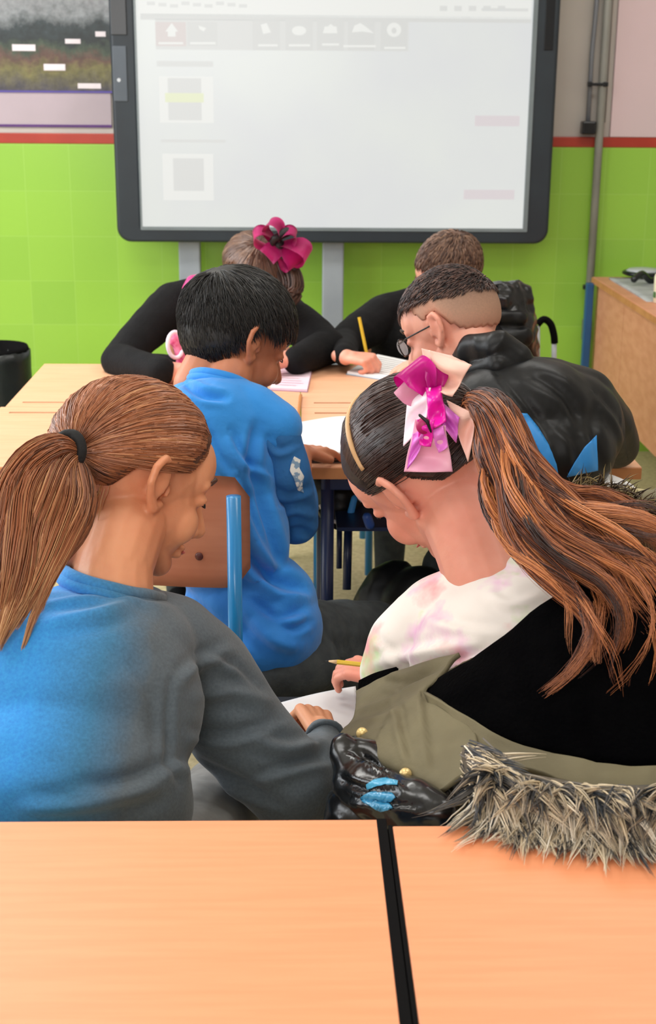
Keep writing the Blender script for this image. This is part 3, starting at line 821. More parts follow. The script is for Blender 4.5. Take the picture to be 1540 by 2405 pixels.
desk('school_desk', DXL, DXM - 0.001, Y0, Y1 - 0.001, 'peach topped desk of the far table, near left one, at the boy in blue', 'wood_far', 'dark_tube', (GA - 0.006, GA + 0.006))
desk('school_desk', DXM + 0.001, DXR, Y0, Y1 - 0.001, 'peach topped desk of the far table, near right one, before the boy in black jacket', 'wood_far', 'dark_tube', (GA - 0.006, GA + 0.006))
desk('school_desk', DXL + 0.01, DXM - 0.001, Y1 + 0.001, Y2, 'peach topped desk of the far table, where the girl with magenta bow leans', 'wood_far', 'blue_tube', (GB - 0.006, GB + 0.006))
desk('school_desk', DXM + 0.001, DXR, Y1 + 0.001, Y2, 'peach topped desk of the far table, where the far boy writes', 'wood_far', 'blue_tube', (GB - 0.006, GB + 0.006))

# teacher desk on the right
tx = P(1412, 650, 5.35).x; ty1 = 5.42; ty0 = 3.3; SY = (tx / (780 / 3200) - 0.75 * 0.2957) / 0.955
td = thing('teacher_desk', 'long wooden teacher desk with blue leg against right side', 'desk', (tx + 0.35, 4.4, 0))
obj('desktop', box2((tx - 0.02, ty0, 0.735), (tx + 0.72, ty1, 0.76), 0.003), MT['wood_desk'], td)
bm = bmesh.new(); bx(bm, (tx + 0.009, (ty0 + SY) / 2, 0.515), (0.018, SY - ty0, 0.43)); bx(bm, (tx + 0.009, (SY + 0.004 + ty1) / 2, 0.515), (0.018, ty1 - SY - 0.004, 0.43))
obj('side_panel', bm, MT['wood_desk'], td)
obj('edge_strip', box2((tx - 0.023, ty0, 0.737), (tx - 0.02, ty1, 0.758)), MT['wood_edge'], td)
for sx, sy in ((tx - 0.035, ty1 - 0.03), (tx + 0.68, ty1 - 0.03), (tx + 0.68, ty0 + 0.03), (tx + 0.04, ty0 + 0.03)):
    obj('leg', box((sx, sy, 0.37), (0.03, 0.03, 0.74), None, 0.004), mat('petrol_blue_enamel', (30, 84, 132), 0.4), td)
obj('support_rail', box2((tx + 0.02, ty0 + 0.03, 0.38), (tx + 0.04, ty1 - 0.03, 0.41)), MT['dark_tube'], td)
dz = 0.76
cl = patch('paper_stack', [[tuple(Vector((tx + x, y, dz + 0.006 + 0.008 * noise.noise(Vector((x * 5, y * 5, 1)))))) for x in (0.03, 0.2, 0.4, 0.6)] for y in (4.75, 4.95, 5.15, 5.35)], MT['grey_cloth'], thick=0.01, world=True)
tag(cl, 'rumpled pale grey papers on the far end of the teacher desk', 'papers')
q = PZ(1512, 642, dz + 0.02)
bm = bmesh.new(); rr = [0.0, 0.03, 0.055, 0.075, 0.08, 0.075]
def lathe(bm, c, prof, n=28, sx=1.0, sy=1.0):
    rings = []
    for r, h in prof:
        rings.append([bm.verts.new((c[0] + r * sx * math.cos(2 * PI * k / n), c[1] + r * sy * math.sin(2 * PI * k / n), c[2] + h)) for k in range(n)])
    for a, b in zip(rings, rings[1:]):
        for k in range(n): bm.faces.new((a[k], a[(k + 1) % n], b[(k + 1) % n], b[k]))
    bm.faces.new(rings[0][::-1]); bm.faces.new(rings[-1])
h = thing('desk_device', 'round silver device with black rim lying on the teacher desk', 'device', (q.x, q.y, dz + 0.02))
bm = bmesh.new(); lathe(bm, (q.x, q.y, dz + 0.012), [(0.07, 0), (0.085, 0.006), (0.085, 0.014), (0.078, 0.018)]); obj('rim', bm, MT['bezel_dark'], h, True)
bm = bmesh.new(); lathe(bm, (q.x, q.y, dz + 0.03), [(0.072, 0), (0.06, 0.008), (0.03, 0.012), (0.008, 0.013)]); obj('cover', bm, MT['silver'], h, True)
bm = bmesh.new()
cp = [P(1490, 618, 5.1), P(1510, 612, 5.15), P(1530, 606, 5.2), P(1560, 596, 5.2), P(1600, 610, 5.1)]
cp = [Vector((p.x, p.y, dz + 0.03 + 0.02 * math.sin(i * 2.0))) for i, p in enumerate(cp)]
tube(bm, [Vector(v) for v in catmull([tuple(p) for p in cp], 24)], 0.012, 8)
tag(obj('black_cable', bm, MT['bezel_dark'], None, True), 'black cable lying along the back of the teacher desk', 'cable')
q = PZ(1543, 712, dz)
k = thing('cream_pot', 'cream plastic pot standing at the edge of the teacher desk', 'pot', (q.x, q.y, dz))
bm = bmesh.new(); lathe(bm, (q.x + 0.02, q.y, dz), [(0.028, 0), (0.034, 0.003), (0.036, 0.09), (0.033, 0.10), (0.03, 0.10), (0.028, 0.09)]); obj('pot_body', bm, MT['cream'], k, True)
bm = bmesh.new(); bx(bm, (q.x - 0.014, q.y - 0.006, dz + 0.03), (0.004, 0.02, 0.02), None, 0.001); obj('green_mark', bm, mat('green_mark', (70, 120, 70), 0.5), k)
q = PZ(1552, 640, dz)
k = thing('white_bottle', 'white bottle standing far back on the teacher desk', 'bottle', (q.x, q.y, dz))
bm = bmesh.new(); lathe(bm, (q.x + 0.01, q.y + .25, dz), [(0.03, 0), (0.036, 0.004), (0.038, 0.17), (0.03, 0.20), (0.014, 0.22), (0.014, 0.24)]); obj('bottle_body', bm, MT['ceiling'], k, True)
bm = bmesh.new(); lathe(bm, (q.x + 0.01, q.y + .25, dz + 0.24), [(0.017, 0), (0.017, 0.03), (0.015, 0.033)]); obj('cap', bm, MT['cream'], k, True)

# waste bin on the left
q = P(10, 930, 4.35)
bn = thing('waste_bin', 'black lined waste bin beyond the left end of far table', 'bin', (q.x, 4.35, 0))
c = Vector((P(-10, 900, 4.35).x, 4.35, 0)); rb = (P(72, 850, 4.35).x - c.x)
bm = bmesh.new(); lathe(bm, c, [(rb * 0.75, 0), (rb * 0.78, 0.01), (rb * 0.96, 0.66), (rb * 0.93, 0.67), (rb * .7, 0.1)]); obj('bin_body', bm, MT['black_rubber'], bn, True)
zt_ = P(20, 822, 4.35).z
bm = bmesh.new(); n = 60; rings = []
for (r, z) in ((0.99, 0.42), (1.0, 0.5), (0.99, 0.6), (1.0, zt_ - 0.03), (1.0, zt_), (0.93, zt_), (0.88, zt_ - 0.08), (0.8, zt_ - 0.2)):
    rings.append([bm.verts.new((c.x + rb * r * (1 + 0.015 * noise.noise(Vector((k * 0.5, z * 6, 0)))) * math.cos(2 * PI * k / n), c.y + rb * r * (1 + 0.015 * noise.noise(Vector((k * 0.5, z * 6, 4)))) * math.sin(2 * PI * k / n), z + 0.006 * noise.noise(Vector((k * 0.6, 2, z))))) for k in range(n)])
for a, b in zip(rings, rings[1:]):
    for k in range(n): bm.faces.new((a[k], a[(k + 1) % n], b[(k + 1) % n], b[k]))
obj('bin_liner', bm, MT['bin'], bn, True)

# ------------------------------------------------------------------ chairs
def chair(x, y, yaw, label, sc=1.0, back_h=0.84, width=0.36, seat_z=0.43):
    """yaw 0: sitter looks to +Y; backrest on the -Y side"""
    t = thing('school_chair', label, 'chair', (x, y, 0), yaw, 'blue tube school chairs')
    R = Matrix.Rotation(yaw, 4, 'Z'); T = Matrix.Translation((x, y, 0)) @ R
    W = width / 2
    def fin(name, bm, m, par=None, smooth=True):
        bm.transform(T); return obj(name, bm, m, par or t, smooth)
    # seat plate, slightly dished
    bm = bmesh.new(); N = 10; V = []
    for i in range(N + 1):
        row = []
        for j in range(N + 1):
            u = i / N * 2 - 1; v = j / N * 2 - 1
            row.append(bm.verts.new((u * (W + 0.005) * (1 - 0.04 * v * v), v * 0.175, seat_z + 0.012 * u * u - 0.012 * max(0, v) ** 2)))
        V.append(row)
    for i in range(N):
        for j in range(N): bm.faces.new((V[i][j], V[i + 1][j], V[i + 1][j + 1], V[i][j + 1]))
    bmesh.ops.solidify(bm, geom=bm.faces[:], thickness=0.01)
    fin('seat', bm, MT['wood_chair'])
    # backrest plate with rounded corners, curved
    z0, z1 = back_h - 0.19, back_h
    prof = rrect(-W - 0.006, W + 0.006, z0, z1, 0.035, 6)
    bm = bmesh.new(); Nn = 16; cols = []
    for i in range(Nn + 1):
        xx = -W - 0.006 + (2 * W + 0.012) * i / Nn
        # corner clipping
        e = 0.035; dx = max(0, abs(xx) - (W + 0.006 - e)); dz_ = e - math.sqrt(max(0, e * e - dx * dx))
        yb = -0.19 - 0.0 + 0.018 * (1 - (xx / W) ** 2) * -1
        cols.append([bm.verts.new((xx, yb, z0 + dz_ + (z1 - z0 - 2 * dz_) * k / 8)) for k in range(9)])
    for i in range(Nn):
        for k in range(8): bm.faces.new((cols[i][k], cols[i + 1][k], cols[i + 1][k + 1], cols[i][k + 1]))
    bmesh.ops.solidify(bm, geom=bm.faces[:], thickness=0.009)
    b = fin('backrest', bm, MT['wood_chair'])
    for sx in (-1, 1):
        for zz in ((z0 + z1) / 2 - 0.04,):
            bm = bmesh.new(); bmesh.ops.create_uvsphere(bm, u_segments=12, v_segments=8, radius=0.007)
            for v in bm.verts: v.co = Vector((v.co.x + sx * (W - 0.075), v.co.y * 0.5 - 0.206, v.co.z + zz))
            fin('rivet', bm, mat('dark_rivet', (90, 40, 34), 0.4), b)
    # posts + rear legs, front legs, runners
    for sx in (-1, 1):
        xs = sx * (W - 0.012)
        bm = bmesh.new(); tube(bm, [(xs, -0.222, back_h - 0.025), (xs, -0.221, seat_z + 0.12), (xs, -0.20, seat_z), (xs, -0.215, 0.02)], 0.012, 12); fin('leg', bm, MT['blue_tube'])
        bm = bmesh.new(); tube(bm, [(xs, 0.13, seat_z - 0.02), (xs, 0.15, 0.02)], 0.012, 12); fin('leg', bm, MT['blue_tube'])
        bm = bmesh.new(); tube(bm, [(xs, 0.15, seat_z - 0.02), (xs, -0.2, seat_z - 0.02)], 0.011, 12); fin('side_rail', bm, MT['blue_tube'])
    bm = bmesh.new(); tube(bm, [(-W + 0.012, -0.2, seat_z - 0.03), (W - 0.012, -0.2, seat_z - 0.03)], 0.010, 12); tube(bm, [(-W + 0.012, 0.13, seat_z - 0.03), (W - 0.012, 0.13, seat_z - 0.03)], 0.010, 12); fin('cross_rail', bm, MT['blue_tube'])
    return t

# ------------------------------------------------------------------ people
def basis(F, U):
    F = Vector(F).normalized(); U = Vector(U); U = (U - F * U.dot(F)).normalized(); R = F.cross(U).normalized()
    m = Matrix(((R.x, F.x, U.x), (R.y, F.y, U.y), (R.z, F.z, U.z)))
    return m
class Head:
    def __init__(s, c, F, U, k=1.0):
        s.c = Vector(c); s.R = basis(F, U); s.k = k
    def w(s, x, y, z): return s.c + s.R @ (Vector((x, y, z)) * s.k)
    def add(s, V):
        k = s.k; R = s.R
        def E(x, y, z, r): V.ellw(s.w(x, y, z), tuple(q * k for q in (r if isinstance(r, tuple) else (r, r, r))), R)
        def C(a, ra, b, rb): V.capw(s.w(*a), ra * k, s.w(*b), rb * k)
        E(0, -0.012, 0.018, (0.073, 0.092, 0.084)); E(0, 0.026, -0.03, (0.060, 0.060, 0.074))
        E(0, 0.06, -0.088, (0.024, 0.02, 0.018)); E(0, 0.05, 0.03, (0.056, 0.04, 0.05))
        for q in (-1, 1):
            C((q * 0.052, -0.002, -0.05), 0.021, (q * 0.015, 0.058, -0.088), 0.018)
            E(q * 0.034, 0.055, -0.036, (0.025, 0.025, 0.028))
            C((q * 0.010, 0.082, 0.020), 0.008, (q * 0.044, 0.066, 0.018), 0.008)
            E(q * 0.030, 0.072, 0.0, (0.015, 0.011, 0.009))
            E(q * 0.0095, 0.092, -0.040, 0.008)
            pts = [(0.068, 0.004, 0.010, .005), (0.078, -0.004, 0.024, .0055), (0.086, -0.018, 0.026, .0055), (0.091, -0.027, 0.012, .0052), (0.089, -0.026, -0.006, .005), (0.083, -0.018, -0.020, .0052), (0.076, -0.006, -0.032, .007), (0.070, 0.003, -0.026, .006)]
            for a, b in zip(pts, pts[1:]): C((q * a[0], a[1], a[2]), a[3], (q * b[0], b[1], b[2]), b[3])
            C((q * 0.074, 0.0, 0.012), 0.0045, (q * 0.083, -0.018, 0.004), 0.004); C((q * 0.083, -0.018, 0.004), 0.004, (q * 0.076, -0.008, -0.016), 0.0045)
            C((q * 0.070, -0.010, 0.014), 0.006, (q * 0.070, -0.010, -0.016), 0.006)
            E(q * 0.080, -0.012, 0.002, (0.0045, 0.014, 0.024))
            C((q * 0.072, 0.006, -0.004), 0.004, (q * 0.072, 0.006, -0.012), 0.004)
        C((0, 0.080, 0.006), 0.008, (0, 0.103, -0.034), 0.011)
        E(0, 0.082, -0.061, (0.021, 0.010, 0.0055)); E(0, 0.081, -0.071, (0.018, 0.010, 0.006))
        C((0, -0.03, -0.04), 0.047, (0, -0.045, -0.10), 0.042)
        return s
    def details(s, parent, hairm):
        for q in (-1, 1):
            bm = bmesh.new(); tube(bm, [s.w(q * 0.016, 0.091, 0.024), s.w(q * 0.030, 0.086, 0.030), s.w(q * 0.046, 0.072, 0.024)], [0.002 * s.k, 0.003 * s.k, 0.0012 * s.k], 8)
            obj('eyebrow', bm, hairm, parent, True)
            bm = bmesh.new(); tube(bm, [s.w(q * 0.018, 0.084, -0.004), s.w(q * 0.030, 0.0855, -0.0065), s.w(q * 0.042, 0.077, -0.004)], 0.0011 * s.k, 6)
            obj('eyelash', bm, MT['black_hair_cap'], parent, True)
        bm = bmesh.new(); tube(bm, [s.w(-0.020, 0.086, -0.066), s.w(0, 0.0935, -0.0665), s.w(0.020, 0.086, -0.066)], [0.001, 0.0032 * s.k, 0.001], 8)
        obj('lips', bm, mat('lip_pink', (196, 106, 98), 0.45), parent, True)

THR = [(-1.01, -0.66), (-0.85, -0.62), (-0.5, -0.50), (-0.30, -0.16), (-0.2, 0.16), (0.06, 0.20), (0.2, -0.02), (0.4, 0.02), (0.7, 0.42), (0.85, 0.62), (1.01, 1.1)]
def hairline(y, thr=THR):
    for (a, p), (b, q) in zip(thr, thr[1:]):
        if a <= y <= b: return p + (q - p) * (y - a) / (b - a)
    return 1.1
HR = (0.073, 0.092, 0.084); HC = (0, -0.012, 0.018)
def scalp(h, d, off):
    """d: unit direction in head space -> world point on the skull plus off"""
    return h.w(HC[0] + d.x * (HR[0] + off), HC[1] + d.y * (HR[1] + off), HC[2] + d.z * (HR[2] + off))
def hair_cap(h, name, m, parent, off=0.006, thr=THR, tone=None, puff=None):
    bm = bmesh.new(); bmesh.ops.create_icosphere(bm, subdivisions=5, radius=1)
    dl = [v for v in bm.verts if v.co.z < hairline(v.co.y, thr) + 0.03 * noise.noise(v.co * 9)]
    bmesh.ops.delete(bm, geom=dl, context='VERTS')
    lay = bm.verts.layers.float.new('tone')
    for v in bm.verts:
        d = v.co.copy(); e = min(1.0, max(0.15, (d.z - hairline(d.y, thr)) / 0.2))
        o = off * e + (puff(d) if puff else 0)
        if tone: v[lay] = tone(d)
        v.co = scalp(h, d, o)
    bmesh.ops.solidify(bm, geom=bm.faces[:], thickness=-0.003)
    return obj(name, bm, m, parent, True)
def rand_dir(thr=THR):
    while True:
        d = Vector((random.gauss(0, 1), random.gauss(0, 1), random.gauss(0, 1))).normalized()
        if d.z > hairline(d.y, thr): return d
def pulled_hair(h, S, tie, n=900, off=0.006, r=0.0009, tone=(0, 1), thr=THR, steps=12, bulge=0.004):
    """strands combed from the hairline over the skull to a tie point (tie: head-space unit direction)"""
    tie = Vector(tie).normalized()
    for _ in range(n):
        d0 = rand_dir(thr)
        # push start back to the hairline along the great circle
        if random.random() < 0.75:
            a = d0.copy()
            for _k in range(40):
                nx = (a - tie * 0.05).normalized()
                if nx.z < hairline(nx.y, thr): break
                a = nx
            d0 = a
        ang = d0.angle(tie)
        if ang < 0.05: continue
        pts = []; ph = noise.noise(d0 * 5) ; tn = min(1, max(0, random.uniform(*tone) * 0.6 + 0.4 * (0.5 + noise.noise(d0 * 7 + Vector((3, 1, 2)))) ))
        wob = random.uniform(-0.03, 0.03)
        side = d0.cross(tie).normalized()
        for i in range(steps + 1):
            t = i / steps
            d = d0.slerp(tie, t) if ang < 3.1 else d0.lerp(tie, t).normalized()
            d = (d + side * wob * math.sin(PI * t)).normalized()
            o = off * min(1, 0.25 + t * 3) + 0.0015 * random.random() + bulge * math.sin(PI * t) * (0.5 + ph) 
            pts.append(scalp(h, d, o + 0.001))
        S.append((pts, r * random.uniform(0.8, 1.5), tn))
def short_hair(h, S, n, flow, length, off=0.006, r=0.0011, thr=THR, lift=0.25, tone=(0, 1), mask=None, droop=0.0, puff=None, up_drop=0.25):
    for _ in range(n):
        d = rand_dir(thr)
        if mask and not mask(d): continue
        f = Vector(flow(d)); f = (f - d * f.dot(d))
        if f.length < 1e-4: continue
        f.normalize(); f = (f + Vector((random.gauss(0, .18), random.gauss(0, .18), random.gauss(0, .18)))).normalized()
        L = length(d) * random.uniform(0.7, 1.1); pts = []
        tn = min(1, max(0, random.uniform(*tone)))
        base = off * 0.5 + (puff(d) if puff else 0)
        for i in range(7):
            t = i / 6
            dd = (d + f * (L / 0.085) * t).normalized()
            o = base + lift * L * math.sin(PI * min(1, t * 0.75)) - droop * t
            pts.append(scalp(h, dd, o))
        S.append((pts, r * random.uniform(0.8, 1.3), tn))

def hand(V, wrist, d, n, side=1, curl=(0.5, 0.7, 0.5), s=0.85, spread=0.12, thumb_in=0.5):
    d = Vector(d).normalized(); n = Vector(n); n = (n - d * n.dot(d)).normalized(); t = d.cross(n) * side
    wrist = Vector(wrist)
    offs = [0.027, 0.009, -0.009, -0.025]; lens = [0.068, 0.076, 0.070, 0.055]; kn = [0.082, 0.085, 0.080, 0.072]
    for i in range(4):
        a = wrist + t * offs[i] * 0.55 * s; b = wrist + (d * kn[i] + t * offs[i]) * s
        V.capw(a, 0.014 * s, b, 0.0115 * s)
        p = b; ang = 0; fd = (d + t * spread * offs[i] / 0.027).normalized(); L = lens[i] * s; r = 0.0092 * s
        c = curl if not isinstance(curl[0], (tuple, list)) else curl[i]
        for seg, cu in zip((0.46, 0.30, 0.24), c):
            ang += cu; q = p + (fd * math.cos(ang) + n * math.sin(ang)) * L * seg
            V.capw(p, r, q, r * 0.93); p = q; r *= 0.93
    a = wrist + (d * 0.018 + t * 0.018) * s; b = wrist + (d * 0.048 + t * 0.040 + n * 0.012) * s
    V.capw(a, 0.014 * s, b, 0.0125 * s)
    c = b + (d * 0.030 + t * (0.012 - 0.02 * thumb_in) + n * 0.014 * thumb_in) * s; V.capw(b, 0.0115 * s, c, 0.0095 * s)
    e = c + (d * 0.024 - t * 0.016 * thumb_in + n * 0.010 * thumb_in) * s; V.capw(c, 0.0095 * s, e, 0.008 * s)
    V.capw(wrist - d * 0.03 * s, 0.02 * s, wrist + d * 0.02 * s, 0.021 * s)

def person(label, loc): return thing('person', label, 'person', loc)
def shoe(parent, p, d, s=1.0):
    V = Vol(); d = Vector(d).normalized(); p = Vector(p)
    V.capw(p + Vector((0, 0, 0.045)), 0.036 * s, p + d * 0.10 * s + Vector((0, 0, 0.035)), 0.034 * s)
    V.capw(p + d * 0.1 * s + Vector((0, 0, 0.035)), 0.034 * s, p + d * 0.16 * s + Vector((0, 0, 0.028)), 0.027 * s)
    V.capw(p + Vector((0, 0, 0.05)), 0.035 * s, p + Vector((0, 0, 0.09)), 0.038 * s)
    return V.build('shoe', MT['black_rubber'], parent, voxel=0.006, smooth=3)

# ---------- girl A: brown ponytail, blue and grey sweatshirt (front left)
pa = person('girl with light brown ponytail and blue-grey sweatshirt, bent over, front left', (-0.22, 1.5, 0))
hA = Head(P(322, 1120, 1.745), (0.77, 0.43, -0.47), (0.30, 0.33, 0.88), 1.10)
V = Vol(); hA.add(V)
V.chain([(262, 1400, 1.63, 100), (268, 1330, 1.65, 92), (300, 1230, 1.69, 92)])
V.f = 0.8; V.ell(150, 1850, 1.52, (0.13, 0.09, 0.14)); V.ell(190, 1640, 1.58, (0.13, 0.085, 0.14))
V.chain([(0, 1570, 1.58, 80), (250, 1470, 1.63, 90), (490, 1570, 1.68, 90)])
armA = [(490, 1575, 1.68, 78), (575, 1715, 1.69, 76), (712, 1845, 1.66, 66), (765, 1775, 1.75, 46)]
V.chain(armA); 
wr = PZ(757, 1722, 0.572); hd = (PZ(718, 1640, 0.575) - wr)
V.capw(P(765, 1765, 1.76), 0.024, wr, 0.019)
hand(V, wr, hd, (-0.45, 0.25, -0.85), side=-1, curl=(1.0, 1.1, 0.8), s=0.86, thumb_in=1.0)
lw = Vector((-0.22, 1.98, 0.565))
V.chainw([(P(-40, 1590, 1.58), .045), (Vector((-0.40, 1.68, .56)), .038), (lw, .022)])
hand(V, lw, (0.6, 0.5, -0.05), (0, 0, -1), side=1, curl=(0.15, 0.2, 0.2), s=0.8)
hipA = Vector((-0.24, 1.50, 0.50))
legs = lambda V, hip, kn1, kn2, an1, an2, k, gap=0.07, r=0.07: [V.chainw([(hip + Vector((sx * gap, 0, 0)), r * k), (kn, 0.055 * k), (an, 0.038 * k)]) for sx, kn, an in ((1, kn1, an1), (-1, kn2, an2))]
kA1, kA2 = Vector((-0.06, 1.92, 0.45)), Vector((-0.30, 1.93, 0.45)); aA1, aA2 = Vector((-0.08, 1.93, 0.09)), Vector((-0.30, 1.96, 0.09))
legs(V, hipA, kA1, kA2, aA1, aA2, 0.8)
V.capw(hipA, 0.1, P(150, 1850, 1.52), 0.1)
V.build('body', MT['skin_a'], pa, voxel=0.0027, smooth=4)
hA.details(pa, MT['brown_hair_cap'])
V = Vol()
V.ell(140, 1880, 1.50, (0.165, 0.115, 0.16)); V.ell(170, 1660, 1.56, (0.165, 0.11, 0.15)); V.ell(220, 1530, 1.60, (0.13, 0.09, 0.09))
V.chain([(-60, 1580, 1.56, 105), (60, 1500, 1.58, 105), (245, 1475, 1.62, 110), (400, 1510, 1.66, 118), (470, 1575, 1.68, 122)])
V.chain([(470, 1575, 1.68, 122), (556, 1710, 1.68, 118), (684, 1850, 1.66, 106), (738, 1812, 1.70, 84), (760, 1762, 1.76, 54)]); V.capw(P(760, 1762, 1.76), 0.031, wr - hd.normalized() * 0.006, 0.026)
V.chainw([(P(-60, 1590, 1.57), .062), (Vector((-0.40, 1.66, .56)), .056), (lw - Vector((0.05, 0.04, 0)), .032)])
sw = V.build('sweatshirt', MT['sweater_a'], pa, voxel=0.0045, smooth=26, fold=folds(0.0025, 9, (1, 1, 1.6), 2.0), creases=[
    ([(470, 1640), (540, 1625), (630, 1650)], 16, 0.0081, 'r'), ([(440, 1720), (540, 1735), (650, 1700)], 18, 0.0095, 's'), ([(430, 1790), (540, 1840), (640, 1890)], 18, 0.0108, 's'),
    ([(400, 1600), (395, 1700), (400, 1800), (430, 1840)], 9, 0.0041, 'v'), ([(480, 1540), (540, 1560), (600, 1610)], 14, 0.0081, 's'), ([(430, 1600), (470, 1560), (540, 1530)], 14, 0.0068, 'r'),
    ([(120, 1460), (220, 1445), (310, 1420)], 16, 0.0095, 'r'), ([(110, 1410), (200, 1395), (300, 1400), (400, 1420)], 12, 0.0068, 's'), ([(180, 1850), (300, 1840), (420, 1790)], 22, 0.0108, 's'),
    ([(60, 1900), (200, 1890), (380, 1850)], 18, 0.0095, 'r'), ([(600, 1740), (680, 1760), (760, 1740)], 14, 0.0081, 'r'), ([(600, 1830), (700, 1800), (770, 1790)], 16, 0.0081, 's'), ([(280, 1560), (340, 1640), (350, 1740)], 26, 0.0054, 's')])
# collar: folded ring round the neck
def ring_pts(c, ax, rx, ry, n=28, tiltv=None):
    ax = Vector(ax).normalized(); u, v = ringframe(ax)
    return [Vector(c) + u * math.cos(2 * PI * k / n) * rx + v * math.sin(2 * PI * k / n) * ry for k in range(n)]
def collar(c, ax, rx, ry, r, m, parent, name='collar', rows=2, seed=0):
    bm = bmesh.new()
    for j in range(rows):
        pts = ring_pts(Vector(c) + Vector(ax).normalized() * j * r * 1.1, ax, rx * (1 - 0.04 * j), ry * (1 - 0.04 * j))
        pts = [p + Vector((0, 0, 0.004 * noise.noise(p * 20 + Vector((seed, 0, 0))))) for p in pts]
        tube(bm, pts, r, 10, True)
    return obj(name, bm, m, parent, True)
collar(P(262, 1388, 1.64), (0.28, 0.30, 0.95), 0.064, 0.066, 0.0085, MT['sweater_a'], pa)
bm = bmesh.new(); tube(bm, ring_pts(wr - hd.normalized() * 0.012, hd, 0.026, 0.024, 20), 0.0045, 8, True); obj('cuff', bm, MT['sweater_a'], pa, True)
V = Vol(); legs(V, hipA, kA1, kA2, aA1, aA2, 1.15); V.ellw(hipA, (0.15, 0.11, 0.10))
V.build('trousers', MT['grey_trouser'], pa, voxel=0.006, smooth=5, fold=folds(0.004, 12, (1, 1, 1), 1.0))
shoe(pa, (-0.08, 1.95, 0), (0.2, 1, 0)); shoe(pa, (-0.30, 1.98, 0), (-0.1, 1, 0))
# hair
hr = hair_cap(hA, 'hair', MT['brown_hair_cap'], pa, off=0.010)
tieA_w = P(172, 1062, 1.66)
loc = hA.R.inverted() @ ((tieA_w - hA.c) / hA.k) - Vector(HC); tieA = Vector((loc.x / HR[0], loc.y / HR[1], loc.z / HR[2])).normalized()
S = []; pulled_hair(hA, S, tieA, n=4200, off=0.011, r=0.00068, tone=(0.2, 0.8))
strands_obj('combed_hair', S, MT['hair_light'], hr)
S = []
tb_ = scalp(hA, tieA, 0.012)
base = tb_
rng = random.Random(3)
def lk(S, pts, n, r, **k):
    w = [(P(a, b, c), q * depth(P(a, b, c)) / F_PX) for a, b, c, q in pts]
    lock(S, w, n, r, rng=rng, **k)
GA_ = [
    [(165, 1058, 1.63, 22), (120, 1050, 1.60, 34), (50, 1085, 1.57, 30), (0, 1180, 1.55, 34), (-40, 1330, 1.52, 30), (-60, 1500, 1.50, 10)],
    [(165, 1060, 1.63, 22), (110, 1060, 1.59, 34), (40, 1130, 1.56, 34), (10, 1260, 1.53, 34), (-10, 1400, 1.51, 26), (-40, 1540, 1.49, 6)],
    [(165, 1065, 1.63, 22), (110, 1080, 1.59, 34), (60, 1160, 1.55, 34), (40, 1280, 1.52, 34), (20, 1400, 1.50, 24), (-5, 1530, 1.49, 5)],
    [(168, 1070, 1.63, 22), (130, 1100, 1.59, 34), (95, 1190, 1.55, 34), (70, 1300, 1.53, 32), (50, 1420, 1.50, 22), (10, 1510, 1.49, 5)],
    [(168, 1075, 1.63, 22), (150, 1120, 1.60, 32), (140, 1200, 1.57, 34), (110, 1300, 1.54, 30), (75, 1400, 1.51, 20), (40, 1480, 1.50, 6)],
    [(170, 1080, 1.63, 20), (175, 1130, 1.61, 28), (180, 1200, 1.58, 30), (150, 1290, 1.55, 26), (110, 1380, 1.52, 16), (60, 1500, 1.50, 5)],
    [(172, 1080, 1.63, 18), (195, 1120, 1.62, 20), (205, 1180, 1.60, 20), (190, 1250, 1.58, 18), (140, 1330, 1.54, 14), (95, 1440, 1.51, 5)],
]
for i, g in enumerate(GA_):
    lk(S, g, 420, 0.00078, light=0.35, wave=0.004, wf=1.2, tone=(0.25, 0.75), steps=16)
for g in ([(140, 1200, 1.61, 10), (120, 1330, 1.55, 14), (95, 1410, 1.515, 10), (70, 1475, 1.50, 8), (42, 1548, 1.49, 3)], [(110, 1180, 1.60, 10), (110, 1310, 1.54, 12), (60, 1400, 1.51, 10), (25, 1460, 1.49, 8), (-10, 1530, 1.48, 3)],
          [(90, 1130, 1.60, 10), (90, 1220, 1.55, 12), (60, 1320, 1.52, 12), (20, 1430, 1.49, 10), (-15, 1540, 1.48, 3)]):
    lk(S, g, 90, 0.0008, tone=(0.45, 0.6), light=0.5, wave=0.002)
# loose nape wisps
for k in range(30):
    a = (300 + k * 3, 1190 + rng.uniform(-20, 40), 1.66, 2); b = (250 + rng.uniform(-30, 40), 1280 + rng.uniform(-20, 20), 1.63, 2)
    w0 = hA.w(rng.uniform(0.0, 0.062), rng.uniform(-0.085, -0.055), rng.uniform(-0.035, -0.01)); 
    lock(S, [(w0, 0.001), (w0 + Vector((-0.006, -0.006, -0.02)), 0.003), (w0 + Vector((-0.012, -0.002, -0.045)), 0.003)], 2, 0.0007, tone=(0.5, 0.9), rng=rng)
strands_obj('ponytail', S, MT['hair_light'], hr)
bm = bmesh.new(); ax = (P(110, 1060, 1.60) - tb_)
for j in range(3):
    tube(bm, ring_pts(P(167 - j * 4, 1058, 1.632), ax, 0.016 + 0.001 * j, 0.021, 20), 0.0055, 8, True)
obj('hair_tie', bm, mat('black_scrunchie', (20, 20, 22), 0.8, bump=0.5, bscale=90), hr, True)

